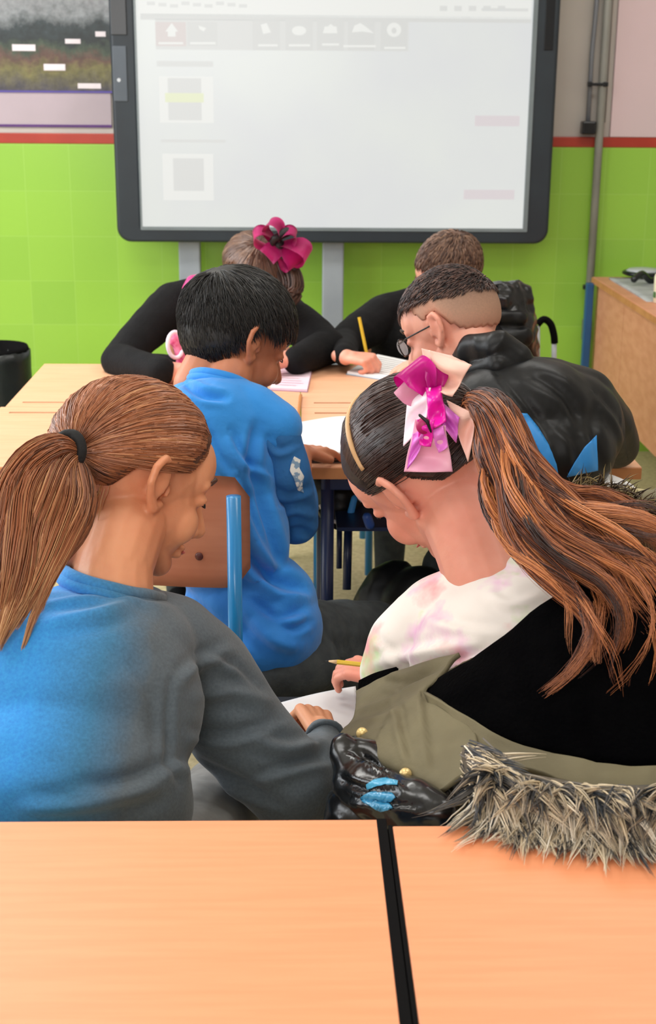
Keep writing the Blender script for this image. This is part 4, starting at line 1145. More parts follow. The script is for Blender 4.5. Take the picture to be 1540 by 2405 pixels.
# ---------- girl B: chestnut ponytail, pink bow, tie-dye top, olive parka (front right)
pb_ = person('girl with long wavy ponytail and pink bow wearing pastel top and olive parka', (0.33, 1.5, 0))
hB = Head(P(992, 1100, 1.80), (-0.44, 0.55, -0.68), (-0.60, 0.14, 0.75), 1.10)
V = Vol(); hB.add(V)
V.chain([(1150, 1380, 1.66, 100), (1118, 1290, 1.70, 98), (1075, 1190, 1.75, 96)])
V.f = 0.78
V.chain([(970, 1500, 1.70, 80), (1180, 1410, 1.66, 90), (1460, 1490, 1.60, 80)])
V.ell(1260, 1600, 1.60, (0.13, 0.09, 0.14)); V.ell(1300, 1850, 1.52, (0.13, 0.09, 0.14))
hipB = Vector((0.36, 1.50, 0.50))
wB = P(905, 1590, 1.93); wB2 = Vector((0.33, 1.95, 0.60))
V.chain([(960, 1520, 1.70, 74), (930, 1650, 1.72, 66)]); V.capw(P(930, 1650, 1.72), 0.035, wB, 0.021)
hand(V, wB, (-0.7, 0.5, 0.0), (0, 0.2, -1), side=-1, curl=(0.5, 0.8, 0.6), s=0.8, thumb_in=1)
V.chainw([(P(1480, 1500, 1.6), .042), (Vector((0.55, 1.68, 0.58)), 0.035), (wB2, 0.021)])
hand(V, wB2, (-0.7, 0.3, -0.02), (0, 0, -1), side=-1, curl=(0.2, 0.3, 0.2), s=0.8)
kB1, kB2 = Vector((0.42, 1.94, 0.49)), Vector((0.22, 1.95, 0.49)); aB1, aB2 = Vector((0.40, 1.93, 0.09)), Vector((0.22, 1.93, 0.09))
legs(V, hipB, kB1, kB2, aB1, aB2, 0.8); V.capw(hipB, 0.1, P(1300, 1850, 1.52), 0.1)
V.build('body', MT['skin_b'], pb_, voxel=0.0027, smooth=4)
hB.details(pb_, MT['dark_hair_cap'])
V = Vol()
V.chain([(925, 1575, 1.70, 82), (955, 1520, 1.70, 98), (1040, 1455, 1.69, 110), (1180, 1405, 1.66, 118), (1300, 1420, 1.64, 120), (1460, 1490, 1.60, 110), (1530, 1560, 1.6, 100)])
V.chain([(925, 1575, 1.70, 82), (925, 1660, 1.72, 74)])
V.ell(1230, 1560, 1.62, (0.15, 0.10, 0.13)); V.ell(1290, 1800, 1.55, (0.15, 0.10, 0.16))
V.build('tie_dye_top', MT['tiedye'], pb_, voxel=0.0045, smooth=22, fold=folds(0.002, 10, (1, 1, 1.5), 6.0), creases=[
    ([(880, 1560), (1000, 1530), (1120, 1510)], 13, 0.006, 'r'), ([(930, 1590), (1040, 1565), (1150, 1530)], 12, 0.006, 's'), ([(1000, 1440), (1080, 1470), (1180, 1480)], 16, 0.005, 's'), ([(1150, 1400), (1200, 1420), (1270, 1400)], 12, 0.005, 'r'), ([(880, 1500), (920, 1540), (950, 1590)], 12, 0.004, 's')])
V = Vol(); legs(V, hipB, kB1, kB2, aB1, aB2, 1.15); V.ellw(hipB, (0.15, 0.11, 0.10))
V.build('trousers', MT['jeans'], pb_, voxel=0.006, smooth=5, fold=folds(0.004, 12, (1, 1, 1), 3.0))
shoe(pb_, (0.40, 1.95, 0), (0, 1, 0)); shoe(pb_, (0.22, 1.95, 0), (0, 1, 0))
# parka, slipped down the back
pk = Vol()
pk.ell(1330, 1800, 1.50, (0.18, 0.125, 0.15)); pk.ell(1340, 1660, 1.53, (0.165, 0.11, 0.09)); pk.chain([(1010, 1640, 1.58, 60), (1180, 1620, 1.52, 90), (1420, 1560, 1.49, 110), (1570, 1520, 1.50, 110)])
pk.chain([(1560, 1560, 1.52, 110), (1600, 1760, 1.60, 100)]); pk.chainw([(P(1600, 1760, 1.6), 0.06), (wB2 + Vector((0.06, -0.04, 0)), 0.04)])
pko = pk.build('parka', MT['olive'], pb_, voxel=0.006, smooth=6, fold=folds(0.005, 9, (1, 1, 1), 8.0))
patch('parka_lining', [
    [(968, 1632, 1.52), (1080, 1560, 1.47), (1180, 1490, 1.44), (1290, 1405, 1.43), (1420, 1330, 1.44), (1600, 1290, 1.46)],
    [(990, 1645, 1.47), (1100, 1610, 1.41), (1220, 1560, 1.385), (1330, 1500, 1.38), (1460, 1450, 1.38), (1620, 1420, 1.40)],
    [(1040, 1668, 1.42), (1150, 1670, 1.37), (1270, 1660, 1.34), (1390, 1640, 1.33), (1500, 1620, 1.33), (1640, 1610, 1.34)],
    [(1060, 1690, 1.40), (1180, 1735, 1.34), (1290, 1765, 1.31), (1400, 1790, 1.29), (1510, 1800, 1.28), (1660, 1800, 1.28)]],
    MT['black_fleece'], pko, thick=0.008, fold=folds(0.004, 14, (1, 1, 1), 3.3))
patch('parka_collar_panel', [
    [(838, 1625, 1.62), (905, 1590, 1.58), (985, 1560, 1.55), (1078, 1535, 1.53)],
    [(836, 1660, 1.57), (905, 1640, 1.53), (975, 1615, 1.50), (1030, 1585, 1.495)],
    [(822, 1700, 1.52), (900, 1685, 1.47), (965, 1650, 1.455), (1000, 1632, 1.47)],
    [(800, 1728, 1.48), (880, 1720, 1.43), (960, 1700, 1.41), (1050, 1675, 1.41)],
    [(845, 1765, 1.43), (900, 1775, 1.38), (985, 1760, 1.36), (1110, 1715, 1.37)],
    [(905, 1800, 1.39), (940, 1825, 1.35), (1010, 1810, 1.33), (1120, 1760, 1.33)],
    [(965, 1858, 1.34), (985, 1872, 1.32), (1030, 1860, 1.30), (1100, 1810, 1.30)]],
    MT['olive'], pko, thick=0.006, fold=folds(0.004, 18, (1, 1, 0.6), 5.0), sub=14)
crease(pko.children[-1].data if False else bpy.data.objects['parka_collar_panel'].data, [([(850, 1660), (930, 1630), (1020, 1580)], 11, 0.006, 's'), ([(900, 1600), (960, 1600), (1040, 1560)], 9, 0.005, 'v'), ([(930, 1650), (940, 1710), (960, 1790)], 12, 0.006, 's'), ([(990, 1640), (1000, 1710), (1010, 1800)], 13, 0.006, 's'), ([(830, 1700), (890, 1690), (930, 1670)], 9, 0.005, 'r'), ([(880, 1740), (900, 1700), (940, 1660)], 9, 0.004, 's')])
patch('parka_hem_panel', [
    [(990, 1625, 1.46), (1090, 1680, 1.385), (1200, 1738, 1.325), (1400, 1788, 1.282), (1520, 1796, 1.272), (1660, 1795, 1.27)],
    [(1010, 1680, 1.43), (1100, 1725, 1.365), (1210, 1765, 1.31), (1400, 1812, 1.27), (1520, 1822, 1.26), (1660, 1822, 1.26)],
    [(1030, 1760, 1.37), (1110, 1775, 1.33), (1220, 1800, 1.29), (1400, 1850, 1.25), (1520, 1860, 1.24), (1660, 1860, 1.24)]],
    MT['olive'], pko, thick=0.006, fold=folds(0.005, 22, (1, 1, 1), 1.0), sub=6)
patch('sleeve_lining', [
    [(842, 1598, 1.64), (880, 1580, 1.62), (930, 1566, 1.60)],
    [(838, 1640, 1.625), (875, 1618, 1.60), (925, 1592, 1.585)],
    [(834, 1668, 1.60), (870, 1645, 1.58), (915, 1612, 1.565)]],
    MT['black_fleece'], pko, thick=0.005)
for px, py, Y in ((850, 1722, 1.452), (952, 1818, 1.345)):
    bm = bmesh.new(); c = P(px, py, Y); d = (CAM - c).normalized()
    cyl(bm, c - d * 0.016, c + d * 0.010, 0.0068, sides=20); cyl(bm, c + d * 0.010, c + d * 0.012, 0.003, sides=12)
    obj('snap_button', bm, MT['brass'], pko, True)
# sleeve of the parka below the shoulder
V = Vol(); V.chain([(905, 1690, 1.66, 70), (915, 1740, 1.62, 85), (1000, 1790, 1.55, 90)]); V.chain([(905, 1690, 1.66, 66), (915, 1620, 1.86, 50)])
V.build('sleeve', MT['olive'], pko, voxel=0.005, smooth=6, fold=folds(0.004, 14, (1, 1, 1), 4.0))
# fur trim
fb = Vol()
fpath = [(1104, 1772, 1.30, 34), (1128, 1820, 1.28, 48), (1160, 1850, 1.25, 62), (1280, 1870, 1.23, 62), (1390, 1885, 1.215, 56), (1500, 1885, 1.21, 56), (1640, 1880, 1.20, 56)]
fb.chain(fpath, 0.75)
fbo = fb.build('fur_trim', mat('fur_backing', (120, 108, 92), 0.9, (70, 66, 60), 20), pko, voxel=0.005, smooth=4)
S = []; rf = random.Random(11)
fw_pts = [(P(a, b, c), q * depth(P(a, b, c)) / F_PX) for a, b, c, q in fpath]
gs = catmull([(*p, q) for p, q in fw_pts], 120)
def furstrand(g, dirv, L, tn, rad=0.0011, droop=0.5, floor=0.762):
    p = Vector(g[:3]); pts = []; d = dirv.normalized()
    q = p + d * g[3] * 0.5
    for i in range(7):
        pts.append(q.copy()); d = (d + Vector((rf.gauss(0, .05), rf.gauss(0, .05), -droop * 0.22))).normalized(); q = q + d * L / 6
        if q.z < floor: q.z = floor + rf.random() * 0.006; d.z = max(d.z, 0)
    S.append((pts, rad, tn))
clumps = []
for k in range(900):
    i = rf.randrange(0, 120); f = rf.random()
    a = [gs[i][j] * (1 - f) + gs[i + 1][j] * f for j in range(4)]
    th = rf.uniform(-0.7, PI * 1.05)
    lean = 0.08 + 0.22 * max(0, 1 - i / 25)
    d = Vector((rf.gauss(lean, 0.26), -math.cos(th * 0.55 - 0.5), math.sin(1.5 - th) * 0.9)).normalized()
    if i < 22: d.x = abs(d.x) * 0.6 + 0.03
    tn0 = rf.random() * (0.5 if th < 0.8 else 1.0)
    L = rf.uniform(0.050, 0.085) * (0.75 if i < 14 else 1.0) * (1.35 if th > 1.9 else 1.0)
    p = Vector(a[:3]) + d * a[3] * 0.5; ax = []; cv = Vector((rf.gauss(0, .12), rf.gauss(0, .05), rf.gauss(0, .08)))
    if i < 26: cv.x = abs(cv.x) + 0.05; d.x = max(d.x, 0.12)
    for q in range(8):
        ax.append(p.copy()); d = (d + cv * 0.5 + Vector((0, 0, -0.15))).normalized(); p = p + d * L / 7
        if p.z < 0.764: p.z = 0.764 + rf.random() * 0.004; d.z = max(d.z, 0)
    R0 = rf.uniform(0.005, 0.010)
    for j in range(17):
        o3 = Vector((rf.gauss(0, 1), rf.gauss(0, 1), rf.gauss(0, 1))) * R0 * 0.6; l2 = rf.uniform(0.6, 1.0)
        pts = []
        for q in range(8):
            x = q * l2; kk = min(int(x), 6); ff = x - kk
            pt = ax[kk].lerp(ax[kk + 1], ff) + o3 * (1 - 0.8 * (q / 7)) 
            if pt.z < 0.762: pt.z = 0.762 + 0.002 * rf.random()
            pts.append(pt)
        S.append((pts, 0.0010, min(1, max(0, tn0 + rf.gauss(0, .12)))))
fs = strands_obj('fur_pile', S, MT['fur'], fbo); fs['kind'] = 'stuff'

# hair B
hrB = hair_cap(hB, 'hair', MT['dark_hair_cap'], pb_, off=0.011)
tieBw = P(1112, 968, 1.76)
loc = hB.R.inverted() @ ((tieBw - hB.c) / hB.k) - Vector(HC); tieB = Vector((loc.x / HR[0], loc.y / HR[1], loc.z / HR[2])).normalized()
S = []; pulled_hair(hB, S, tieB, n=4200, off=0.012, r=0.00068, tone=(0.05, 0.85))
strands_obj('combed_hair', S, MT['hair_dark'], hrB)
S = []
bs = [(1105, 985, 1.74, 22), (1120, 945, 1.71, 30)]
GB_ = [
    bs + [(1170, 955, 1.66, 30), (1215, 1050, 1.60, 28), (1265, 1160, 1.55, 30), (1380, 1250, 1.50, 34), (1500, 1320, 1.46, 34), (1580, 1400, 1.43, 12)],
    bs + [(1165, 970, 1.65, 30), (1205, 1080, 1.58, 32), (1260, 1180, 1.53, 32), (1340, 1290, 1.47, 32), (1450, 1370, 1.42, 32), (1540, 1480, 1.38, 10)],
    bs + [(1170, 990, 1.65, 32), (1200, 1090, 1.58, 34), (1240, 1190, 1.52, 32), (1310, 1310, 1.46, 30), (1420, 1400, 1.40, 28), (1470, 1500, 1.36, 18), (1460, 1600, 1.34, 4)],
    bs + [(1150, 1000, 1.65, 28), (1170, 1100, 1.58, 32), (1200, 1200, 1.53, 30), (1250, 1300, 1.48, 26), (1320, 1410, 1.41, 24), (1370, 1500, 1.36, 14), (1280, 1640, 1.33, 3)],
    bs + [(1140, 1000, 1.67, 24), (1140, 1090, 1.62, 26), (1165, 1180, 1.58, 26), (1220, 1270, 1.52, 24), (1290, 1350, 1.45, 22), (1350, 1430, 1.40, 12), (1400, 1520, 1.37, 4)],
    bs + [(1170, 970, 1.66, 30), (1225, 1090, 1.60, 26), (1290, 1180, 1.56, 28), (1430, 1230, 1.52, 36), (1560, 1260, 1.48, 24), (1640, 1300, 1.46, 10)],
    bs + [(1160, 1010, 1.66, 26), (1150, 1120, 1.60, 26), (1190, 1230, 1.55, 26), (1280, 1290, 1.50, 26), (1400, 1320, 1.46, 26), (1520, 1400, 1.42, 22), (1540, 1560, 1.38, 5)],
    bs + [(1180, 980, 1.66, 30), (1220, 1120, 1.57, 30), (1270, 1240, 1.51, 28), (1370, 1340, 1.45, 26), (1440, 1440, 1.39, 18), (1390, 1570, 1.34, 4)],
    bs + [(1175, 960, 1.67, 28), (1230, 1080, 1.60, 28), (1320, 1180, 1.55, 30), (1450, 1280, 1.48, 36), (1530, 1380, 1.43, 34), (1560, 1500, 1.39, 24), (1600, 1600, 1.36, 8)],
    bs + [(1175, 960, 1.68, 28), (1250, 1080, 1.62, 28), (1330, 1170, 1.58, 30), (1430, 1190, 1.56, 34), (1520, 1220, 1.53, 34), (1600, 1330, 1.50, 10)],
    bs + [(1175, 960, 1.68, 28), (1240, 1100, 1.60, 28), (1320, 1210, 1.55, 30), (1420, 1290, 1.50, 34), (1500, 1300, 1.47, 34), (1560, 1380, 1.43, 20), (1500, 1480, 1.40, 8)],
    bs + [(1175, 960, 1.67, 28), (1240, 1110, 1.59, 28), (1340, 1230, 1.53, 30), (1460, 1330, 1.45, 34), (1510, 1450, 1.40, 30), (1545, 1560, 1.36, 8)],
    bs + [(1170, 960, 1.66, 28), (1220, 1100, 1.58, 26), (1300, 1220, 1.53, 26), (1400, 1300, 1.48, 26), (1490, 1380, 1.43, 20), (1500, 1500, 1.38, 12), (1440, 1650, 1.335, 3)],
]
for g in GB_:
    lk(S, g, 330, 0.00078, light=0.15, wave=0.016, wf=2.4, tone=(0.15, 0.85), steps=22, jl=0.22)
for k in range(16):
    g = list(GB_[rng.randrange(len(GB_))]); dx, dy = rng.uniform(-30, 45), rng.uniform(-20, 40)
    g = g[:2] + [(a + dx * i / 5, b + dy * i / 5, c - 0.012 + rng.uniform(-.012, .0), q * 0.35) for i, (a, b, c, q) in enumerate(g[2:])]
    lk(S, g, 46, 0.0008, wave=0.016, wf=2.6, tone=(0.75, 1.0) if k % 2 else (0.0, 0.4), steps=22, jl=0.3)
strands_obj('ponytail', S, MT['hair_chest'], hrB)
# headband
bm = bmesh.new(); pts = []
for k in range(41):
    a = PI * (0.10 + 0.80 * k / 40); d = Vector((math.cos(a), 0.02, math.sin(a))).normalized(); pts.append(scalp(hB, d, 0.0165))
tube(bm, pts, 0.0038, 10); obj('headband', bm, MT['headband'], hrB, True)
# bow: loops and tails of ribbon
def loop(name, c, d, n, L, W, m, par, fat=0.35, twist=0.0):
    """one ribbon loop leaving c along d, opening along n, ribbon width along d x n"""
    d = Vector(d).normalized(); n = Vector(n); n = (n - d * n.dot(d)).normalized(); s = d.cross(n)
    bm = bmesh.new(); N = 26; rows = []
    for i in range(N + 1):
        a = 2 * PI * i / N; x = L * (1 - math.cos(a)) / 2; y = fat * L * math.sin(a) * (0.35 + 0.65 * x / L)
        wd = W * (0.28 + 0.72 * min(1, (x / L) * 1.5)) / 2
        rows.append([bm.verts.new(Vector(c) + d * x + n * y + s * wd * q + n * 0.1 * W * q * q * math.sin(a)) for q in (-1, -0.5, 0, 0.5, 1)])
    for i in range(N):
        for k in range(4): bm.faces.new((rows[i][k], rows[i][k + 1], rows[i + 1][k + 1], rows[i + 1][k]))
    bmesh.ops.solidify(bm, geom=bm.faces[:], thickness=0.0012)
    return obj(name, bm, m, par, True)
def sheet(name, pts, Y, m, par, thick=0.0012, bend=0.004):
    """flat ribbon end: quad (tl,tr,br,bl) in px with own depth, slightly curved"""
    rows = []
    tl, tr, br, bl = pts
    for i in range(4):
        f = i / 3; a = [tl[j] * (1 - f) + bl[j] * f for j in range(3)]; b = [tr[j] * (1 - f) + br[j] * f for j in range(3)]
        rows.append([tuple(a[j] * (1 - g) + b[j] * g + ((bend * math.sin(PI * g) * (1 if i % 2 else -1) * -1.5) if j == 2 else 0) for j in range(3)) for g in (0, 1 / 3, 2 / 3, 1)])
    return patch(name, rows, m, par, thick=thick)
bow = thing('hair_bow', 'x', 'x'); del bow['label']; del bow['category']; bow.parent = hrB; bow.location = (0, 0, 0)
YB1 = 1.665
sheet('ribbon_loop', [(990, 818, YB1 + .03), (1060, 835, YB1 + .02), (1108, 858, YB1 + .01), (1000, 900, YB1 + .02)], 0, MT['peach_ribbon'], bow)
sheet('ribbon_loop', [(1008, 822, YB1 - .0), (1106, 856, YB1 - .01), (1062, 932, YB1 - .025), (1022, 915, YB1 - .01)], 0, MT['peach_ribbon'], bow, bend=0.008)
cc = P(1022, 985, YB1 - 0.01)
def pdir(x0, y0, x1, y1, dy=0.0): return P(x1, y1, YB1 + dy) - P(x0, y0, YB1)
loop('ribbon_loop', P(1012, 935, YB1 - .005), pdir(1012, 935, 962, 862), (0.3, -1, 0.2), 0.050, 0.044, MT['hot_ribbon'], bow, 0.42)
loop('ribbon_loop', P(1014, 935, YB1 - .005), pdir(1014, 935, 1020, 862), (0.2, -1, 0.1), 0.042, 0.030, MT['hot_ribbon'], bow, 0.3)
loop('ribbon_loop', P(1015, 960, YB1 - .002), pdir(1015, 960, 938, 890), (0, -1, 0), 0.05, 0.035, MT['pink_ribbon'], bow, 0.3)
sheet('ribbon_tail', [(958, 915, YB1 + .0), (1010, 910, YB1 - .02), (1000, 990, YB1 - .035), (946, 1048, YB1 - .02)], 0, MT['white_ribbon'], bow, bend=0.006)
sheet('ribbon_tail', [(1000, 910, YB1 - .02), (1035, 905, YB1 - .02), (1048, 990, YB1 - .04), (1008, 1010, YB1 - .045)], 0, MT['hot_ribbon'], bow, bend=0.006)
sheet('ribbon_tail', [(1050, 940, YB1 - .0), (1100, 965, YB1 - .0), (1114, 1000, YB1 - .01), (1098, 1085, YB1 - .015)], 0, MT['peach_ribbon'], bow, bend=0.006)
sheet('ribbon_tail', [(1040, 945, YB1 - .02), (1078, 980, YB1 - .025), (1072, 1040, YB1 - .03), (1035, 990, YB1 - .04)], 0, MT['lilac_ribbon'], bow, bend=0.006)
sheet('ribbon_tail', [(975, 985, YB1 - .04), (1045, 1000, YB1 - .045), (1063, 1108, YB1 - .04), (948, 1108, YB1 - .035)], 0, MT['pink_ribbon'], bow, bend=0.006)
sheet('ribbon_tail', [(970, 1020, YB1 - .046), (1000, 1000, YB1 - .05), (985, 1060, YB1 - .05), (955, 1102, YB1 - .045)], 0, MT['lilac_ribbon'], bow, bend=0.003)
sheet('ribbon_tail', [(1010, 1010, YB1 - .05), (1040, 1000, YB1 - .05), (1052, 1050, YB1 - .05), (1030, 1064, YB1 - .048)], 0, MT['lilac_ribbon'], bow, bend=0.003)
sheet('ribbon_tail', [(980, 985, YB1 - .052), (1020, 985, YB1 - .055), (1012, 1050, YB1 - .053), (985, 1045, YB1 - .052)], 0, MT['hot_ribbon'], bow, bend=0.004)
V = Vol(); V.ell(995, 1000, YB1 - .05, (0.010, 0.007, 0.011)); V.build('knot', mat('crimson_knot', (176, 16, 96), 0.5), bow, voxel=0.002, smooth=2)
V = Vol(); V.chain([(985, 975, YB1 - .058, 4), (1003, 990, YB1 - .06, 5), (1012, 1015, YB1 - .058, 3)]); V.build('knot_black_ribbon', MT['black_ribbon'], bow, voxel=0.0015, smooth=1)  # thin black strand laid across the knot

# ---------- boy C: blue sweatshirt
pc = person('dark haired boy in bright blue sweatshirt sitting at the near side of far table', (-0.03, 2.25, 0))
hC = Head(P(556, 800, 2.40), (0.78, 0.44, -0.44), (0.30, 0.28, 0.92), 1.0)
V = Vol(); hC.add(V)
V.chain([(528, 930, 2.31, 54), (540, 880, 2.34, 54), (550, 830, 2.37, 56)])
V.f = 0.74; V.ell(510, 1030, 2.28, (0.11, 0.075, 0.11)); V.ell(545, 1230, 2.24, (0.105, 0.075, 0.15)); V.ell(600, 1450, 2.24, (0.11, 0.08, 0.12))
V.chain([(425, 965, 2.34, 42), (530, 950, 2.29, 50), (650, 1000, 2.26, 46)])
wrC = PZ(708, 1066, 0.800)
aC = [(652, 1000, 2.26, 46), (672, 1120, 2.27, 46), (692, 1235, 2.33, 38)]
V.chain(aC); V.capw(P(692, 1235, 2.33), 0.03, wrC, 0.02)
hand(V, wrC, PZ(760, 1050, .79) - wrC, (0, 0.1, -1), side=-1, curl=(0.25, 0.25, 0.2), s=0.8, spread=0.3)
V.chain([(425, 965, 2.34, 42), (400, 1060, 2.48, 38)]); lwC = PZ(560, 1000, 0.80); V.capw(P(400, 1060, 2.48), 0.032, lwC, 0.02)
hand(V, lwC, (0.8, 0.2, -0.05), (0, 0, -1), side=1, curl=(0.2, 0.3, 0.2), s=0.8)
hipC = P(625, 1520, 2.20)
kC1, kC2 = P(880, 1490, 2.48), P(800, 1570, 2.34)
aC1, aC2 = Vector((kC1.x, kC1.y + 0.02, 0.09)), Vector((kC2.x, kC2.y + 0.1, 0.09))
def legs2(V, hp, ks, k, r=0.07):
    for a, b in ks: V.chainw([(hp, r * k), (a, 0.056 * k), (b, 0.038 * k)])
legs2(V, hipC, ((kC1, aC1), (kC2, aC2)), 0.8)
V.build('body', MT['skin_c'], pc, voxel=0.0035, smooth=4)
hC.details(pc, MT['black_hair_cap'])
V = Vol()
V.chain([(420, 965, 2.34, 56), (470, 940, 2.31, 60), (540, 950, 2.28, 66), (600, 970, 2.27, 66), (648, 1000, 2.26, 62)])
V.ell(505, 1020, 2.27, (0.105, 0.085, 0.10)); V.ell(520, 1120, 2.245, (0.10, 0.085, 0.12)); V.ell(545, 1270, 2.23, (0.10, 0.085, 0.14)); V.ell(590, 1420, 2.23, (0.118, 0.10, 0.10)); V.ell(650, 1475, 2.20, (0.080, 0.10, 0.085)); V.ell(610, 1500, 2.2, (0.09, 0.10, 0.07))
V.chain([(420, 965, 2.34, 54), (398, 1060, 2.48, 48)]); V.capw(P(398, 1060, 2.48), 0.038, lwC - Vector((0.04, 0.01, 0)), 0.028)
cs = V.build('sweatshirt', MT['blue_knit'], pc, voxel=0.0042, smooth=10, fold=folds(0.0025, 10, (1.3, 1, 0.8), 4.0), creases=[
    ([(425, 890), (470, 925), (530, 935)], 9, 0.0116, 'v'), ([(470, 985), (500, 1060), (540, 1120)], 13, 0.0101, 's'), ([(540, 1020), (570, 1080), (620, 1110)], 12, 0.0116, 's'), ([(600, 1000), (590, 1090), (620, 1150)], 11, 0.0116, 'v'),
    ([(560, 1120), (590, 1220), (640, 1330)], 13, 0.0145, 's'), ([(590, 1110), (630, 1230), (660, 1330)], 11, 0.0130, 'v'), ([(575, 1290), (630, 1350), (710, 1380)], 14, 0.0145, 'v'), ([(580, 1340), (650, 1400), (720, 1405)], 12, 0.0101, 'r'),
    ([(580, 1400), (650, 1445), (710, 1430)], 11, 0.0101, 'v'), ([(570, 1430), (640, 1500), (700, 1520)], 16, 0.0101, 'r'), ([(640, 1460), (690, 1475), (725, 1460)], 9, 0.0072, 'v'), ([(430, 1000), (440, 1060), (480, 1120)], 14, 0.0087, 's'),
    ([(660, 1190), (700, 1180), (735, 1210)], 10, 0.0072, 's'), ([(430, 1400), (480, 1450), (530, 1500)], 14, 0.0116, 's'), ([(640, 1040), (665, 1060), (690, 1050)], 9, 0.0072, 'r')])
V = Vol()
V.chain([(640, 995, 2.26, 57), (670, 1110, 2.25, 60), (694, 1225, 2.30, 54), (703, 1160, 2.46, 42)]); V.capw(P(703, 1160, 2.46), 0.034, wrC - Vector((0.02, 0.02, 0)), 0.028)
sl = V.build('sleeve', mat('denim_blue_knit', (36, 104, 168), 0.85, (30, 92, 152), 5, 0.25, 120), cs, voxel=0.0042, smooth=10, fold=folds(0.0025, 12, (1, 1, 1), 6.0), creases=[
    ([(625, 1020), (650, 1060), (690, 1050)], 10, 0.006, 's'), ([(640, 1150), (680, 1170), (730, 1150)], 11, 0.007, 's'), ([(650, 1220), (690, 1200), (735, 1215)], 10, 0.007, 'r'), ([(650, 1260), (700, 1245), (735, 1260)], 9, 0.006, 'v'), ([(615, 1060), (630, 1130), (645, 1220)], 9, 0.005, 's')])
collar(P(522, 905, 2.325), (0.25, 0.35, 0.93), 0.056, 0.058, 0.008, MT['blue_knit'], pc, rows=2)
decal('sleeve_print', [(690, 1072), (704, 1080), (702, 1100), (712, 1118), (708, 1140), (712, 1158), (698, 1150), (690, 1125), (680, 1105), (684, 1085)], sl, mat('cracked_white_print', (222, 224, 222), 0.7, (120, 150, 180), 90, lo=0.5, hi=0.56), sl, off=0.002)
V = Vol(); legs2(V, hipC, ((kC1, aC1), (kC2, aC2)), 1.15, 0.075); V.ellw(hipC - Vector((0, 0, 0.03)), (0.13, 0.10, 0.07))
V.build('jeans', MT['jeans'], pc, voxel=0.006, smooth=5, fold=folds(0.005, 12, (1, 1, 1), 3.0))
shoe(pc, (aC1.x, aC1.y, 0), (0.6, 0.8, 0)); shoe(pc, (aC2.x, aC2.y, 0), (0.6, 0.8, 0))
THC = [(-1.01, -0.92), (-0.75, -0.86), (-0.45, -0.66), (-0.22, -0.32), (-0.08, 0.12), (0.15, 0.10), (0.22, 0.02), (0.35, 0.08), (0.45, 0.32), (0.75, 0.48), (0.88, 0.60), (1.01, 1.1)]
def puffC(d): return 0.010 * max(0, d.z + 0.2) + 0.006
hrC = hair_cap(hC, 'hair', MT['black_hair_cap'], pc, off=0.006, thr=THC, puff=puffC)
S = []; crown = Vector((0.05, -0.75, 0.65)).normalized()
short_hair(hC, S, 9000, lambda d: (d - crown) + Vector((0, 0, -0.25)), lambda d: 0.022 + 0.030 * max(0, d.z + 0.1), thr=THC, lift=0.16, off=0.008, r=0.0008, puff=puffC)
strands_obj('hair_strands', S, MT['hair_black'], hrC)

# ---------- boy D: fade haircut, black jacket with blue panels
pd_ = person('boy with clipped haircut and glasses in black jacket with blue panels', (0.45, 2.35, 0))
hD = Head(P(1058, 768, 2.50), (-0.76, 0.46, -0.46), (-0.32, 0.28, 0.9), 0.97)
V = Vol(); hD.add(V)
V.chain([(1150, 900, 2.42, 66), (1120, 840, 2.44, 66), (1090, 790, 2.47, 64)])
V.f = 0.75; V.ell(1240, 990, 2.38, (0.13, 0.085, 0.13)); V.ell(1290, 1180, 2.33, (0.13, 0.085, 0.15))
wrD = PZ(1060, 905, 0.80); wrD2 = PZ(1180, 960, 0.80)
V.chain([(1110, 910, 2.50, 46), (1060, 985, 2.62, 42)]); V.capw(P(1060, 985, 2.62), 0.035, wrD, 0.02)
hand(V, wrD, (-0.5, 0.6, -0.05), (0, 0, -1), side=1, curl=(0.4, 0.5, 0.4), s=0.8)
V.chain([(1370, 930, 2.44, 56), (1445, 1035, 2.58, 48)]); V.capw(P(1445, 1030, 2.58), 0.036, wrD2, 0.02)
hand(V, wrD2, (-0.9, 0.3, -0.05), (0, 0, -1), side=-1, curl=(0.3, 0.3, 0.3), s=0.8)
hipD = Vector((0.50, 2.32, 0.50)); kD1, kD2 = Vector((0.58, 2.75, 0.47)), Vector((0.34, 2.78, 0.47)); aD1, aD2 = Vector((0.56, 2.72, .09)), Vector((0.32, 2.75, .09))
legs2(V, hipD, ((kD1, aD1), (kD2, aD2)), 0.8); V.capw(hipD, 0.09, P(1290, 1180, 2.33), 0.09)
V.build('body', MT['skin_d'], pd_, voxel=0.0035, smooth=4)
hD.details(pd_, MT['dark_hair_cap'])
V = Vol()
V.chain([(1130, 905, 2.46, 66), (1200, 915, 2.42, 80), (1290, 925, 2.40, 84), (1370, 940, 2.43, 76)])
V.ell(1225, 980, 2.36, (0.145, 0.105, 0.11)); V.ell(1255, 1060, 2.33, (0.145, 0.11, 0.10)); V.ell(1310, 1010, 2.38, (0.12, 0.10, 0.11))
V.chain([(1370, 940, 2.43, 76), (1415, 1000, 2.50, 72), (1440, 1040, 2.55, 62)]); V.capw(P(1440, 1040, 2.55), 0.048, wrD2 - Vector((-0.03, 0.02, 0)), 0.03)
V.chain([(1120, 910, 2.48, 64), (1060, 985, 2.62, 50)]); V.capw(P(1060, 985, 2.62), 0.038, wrD - Vector((-0.01, 0.03, 0)), 0.026)
V.chain([(1205, 1090, 2.26, 20), (1300, 1110, 2.24, 22), (1390, 1090, 2.28, 20)])
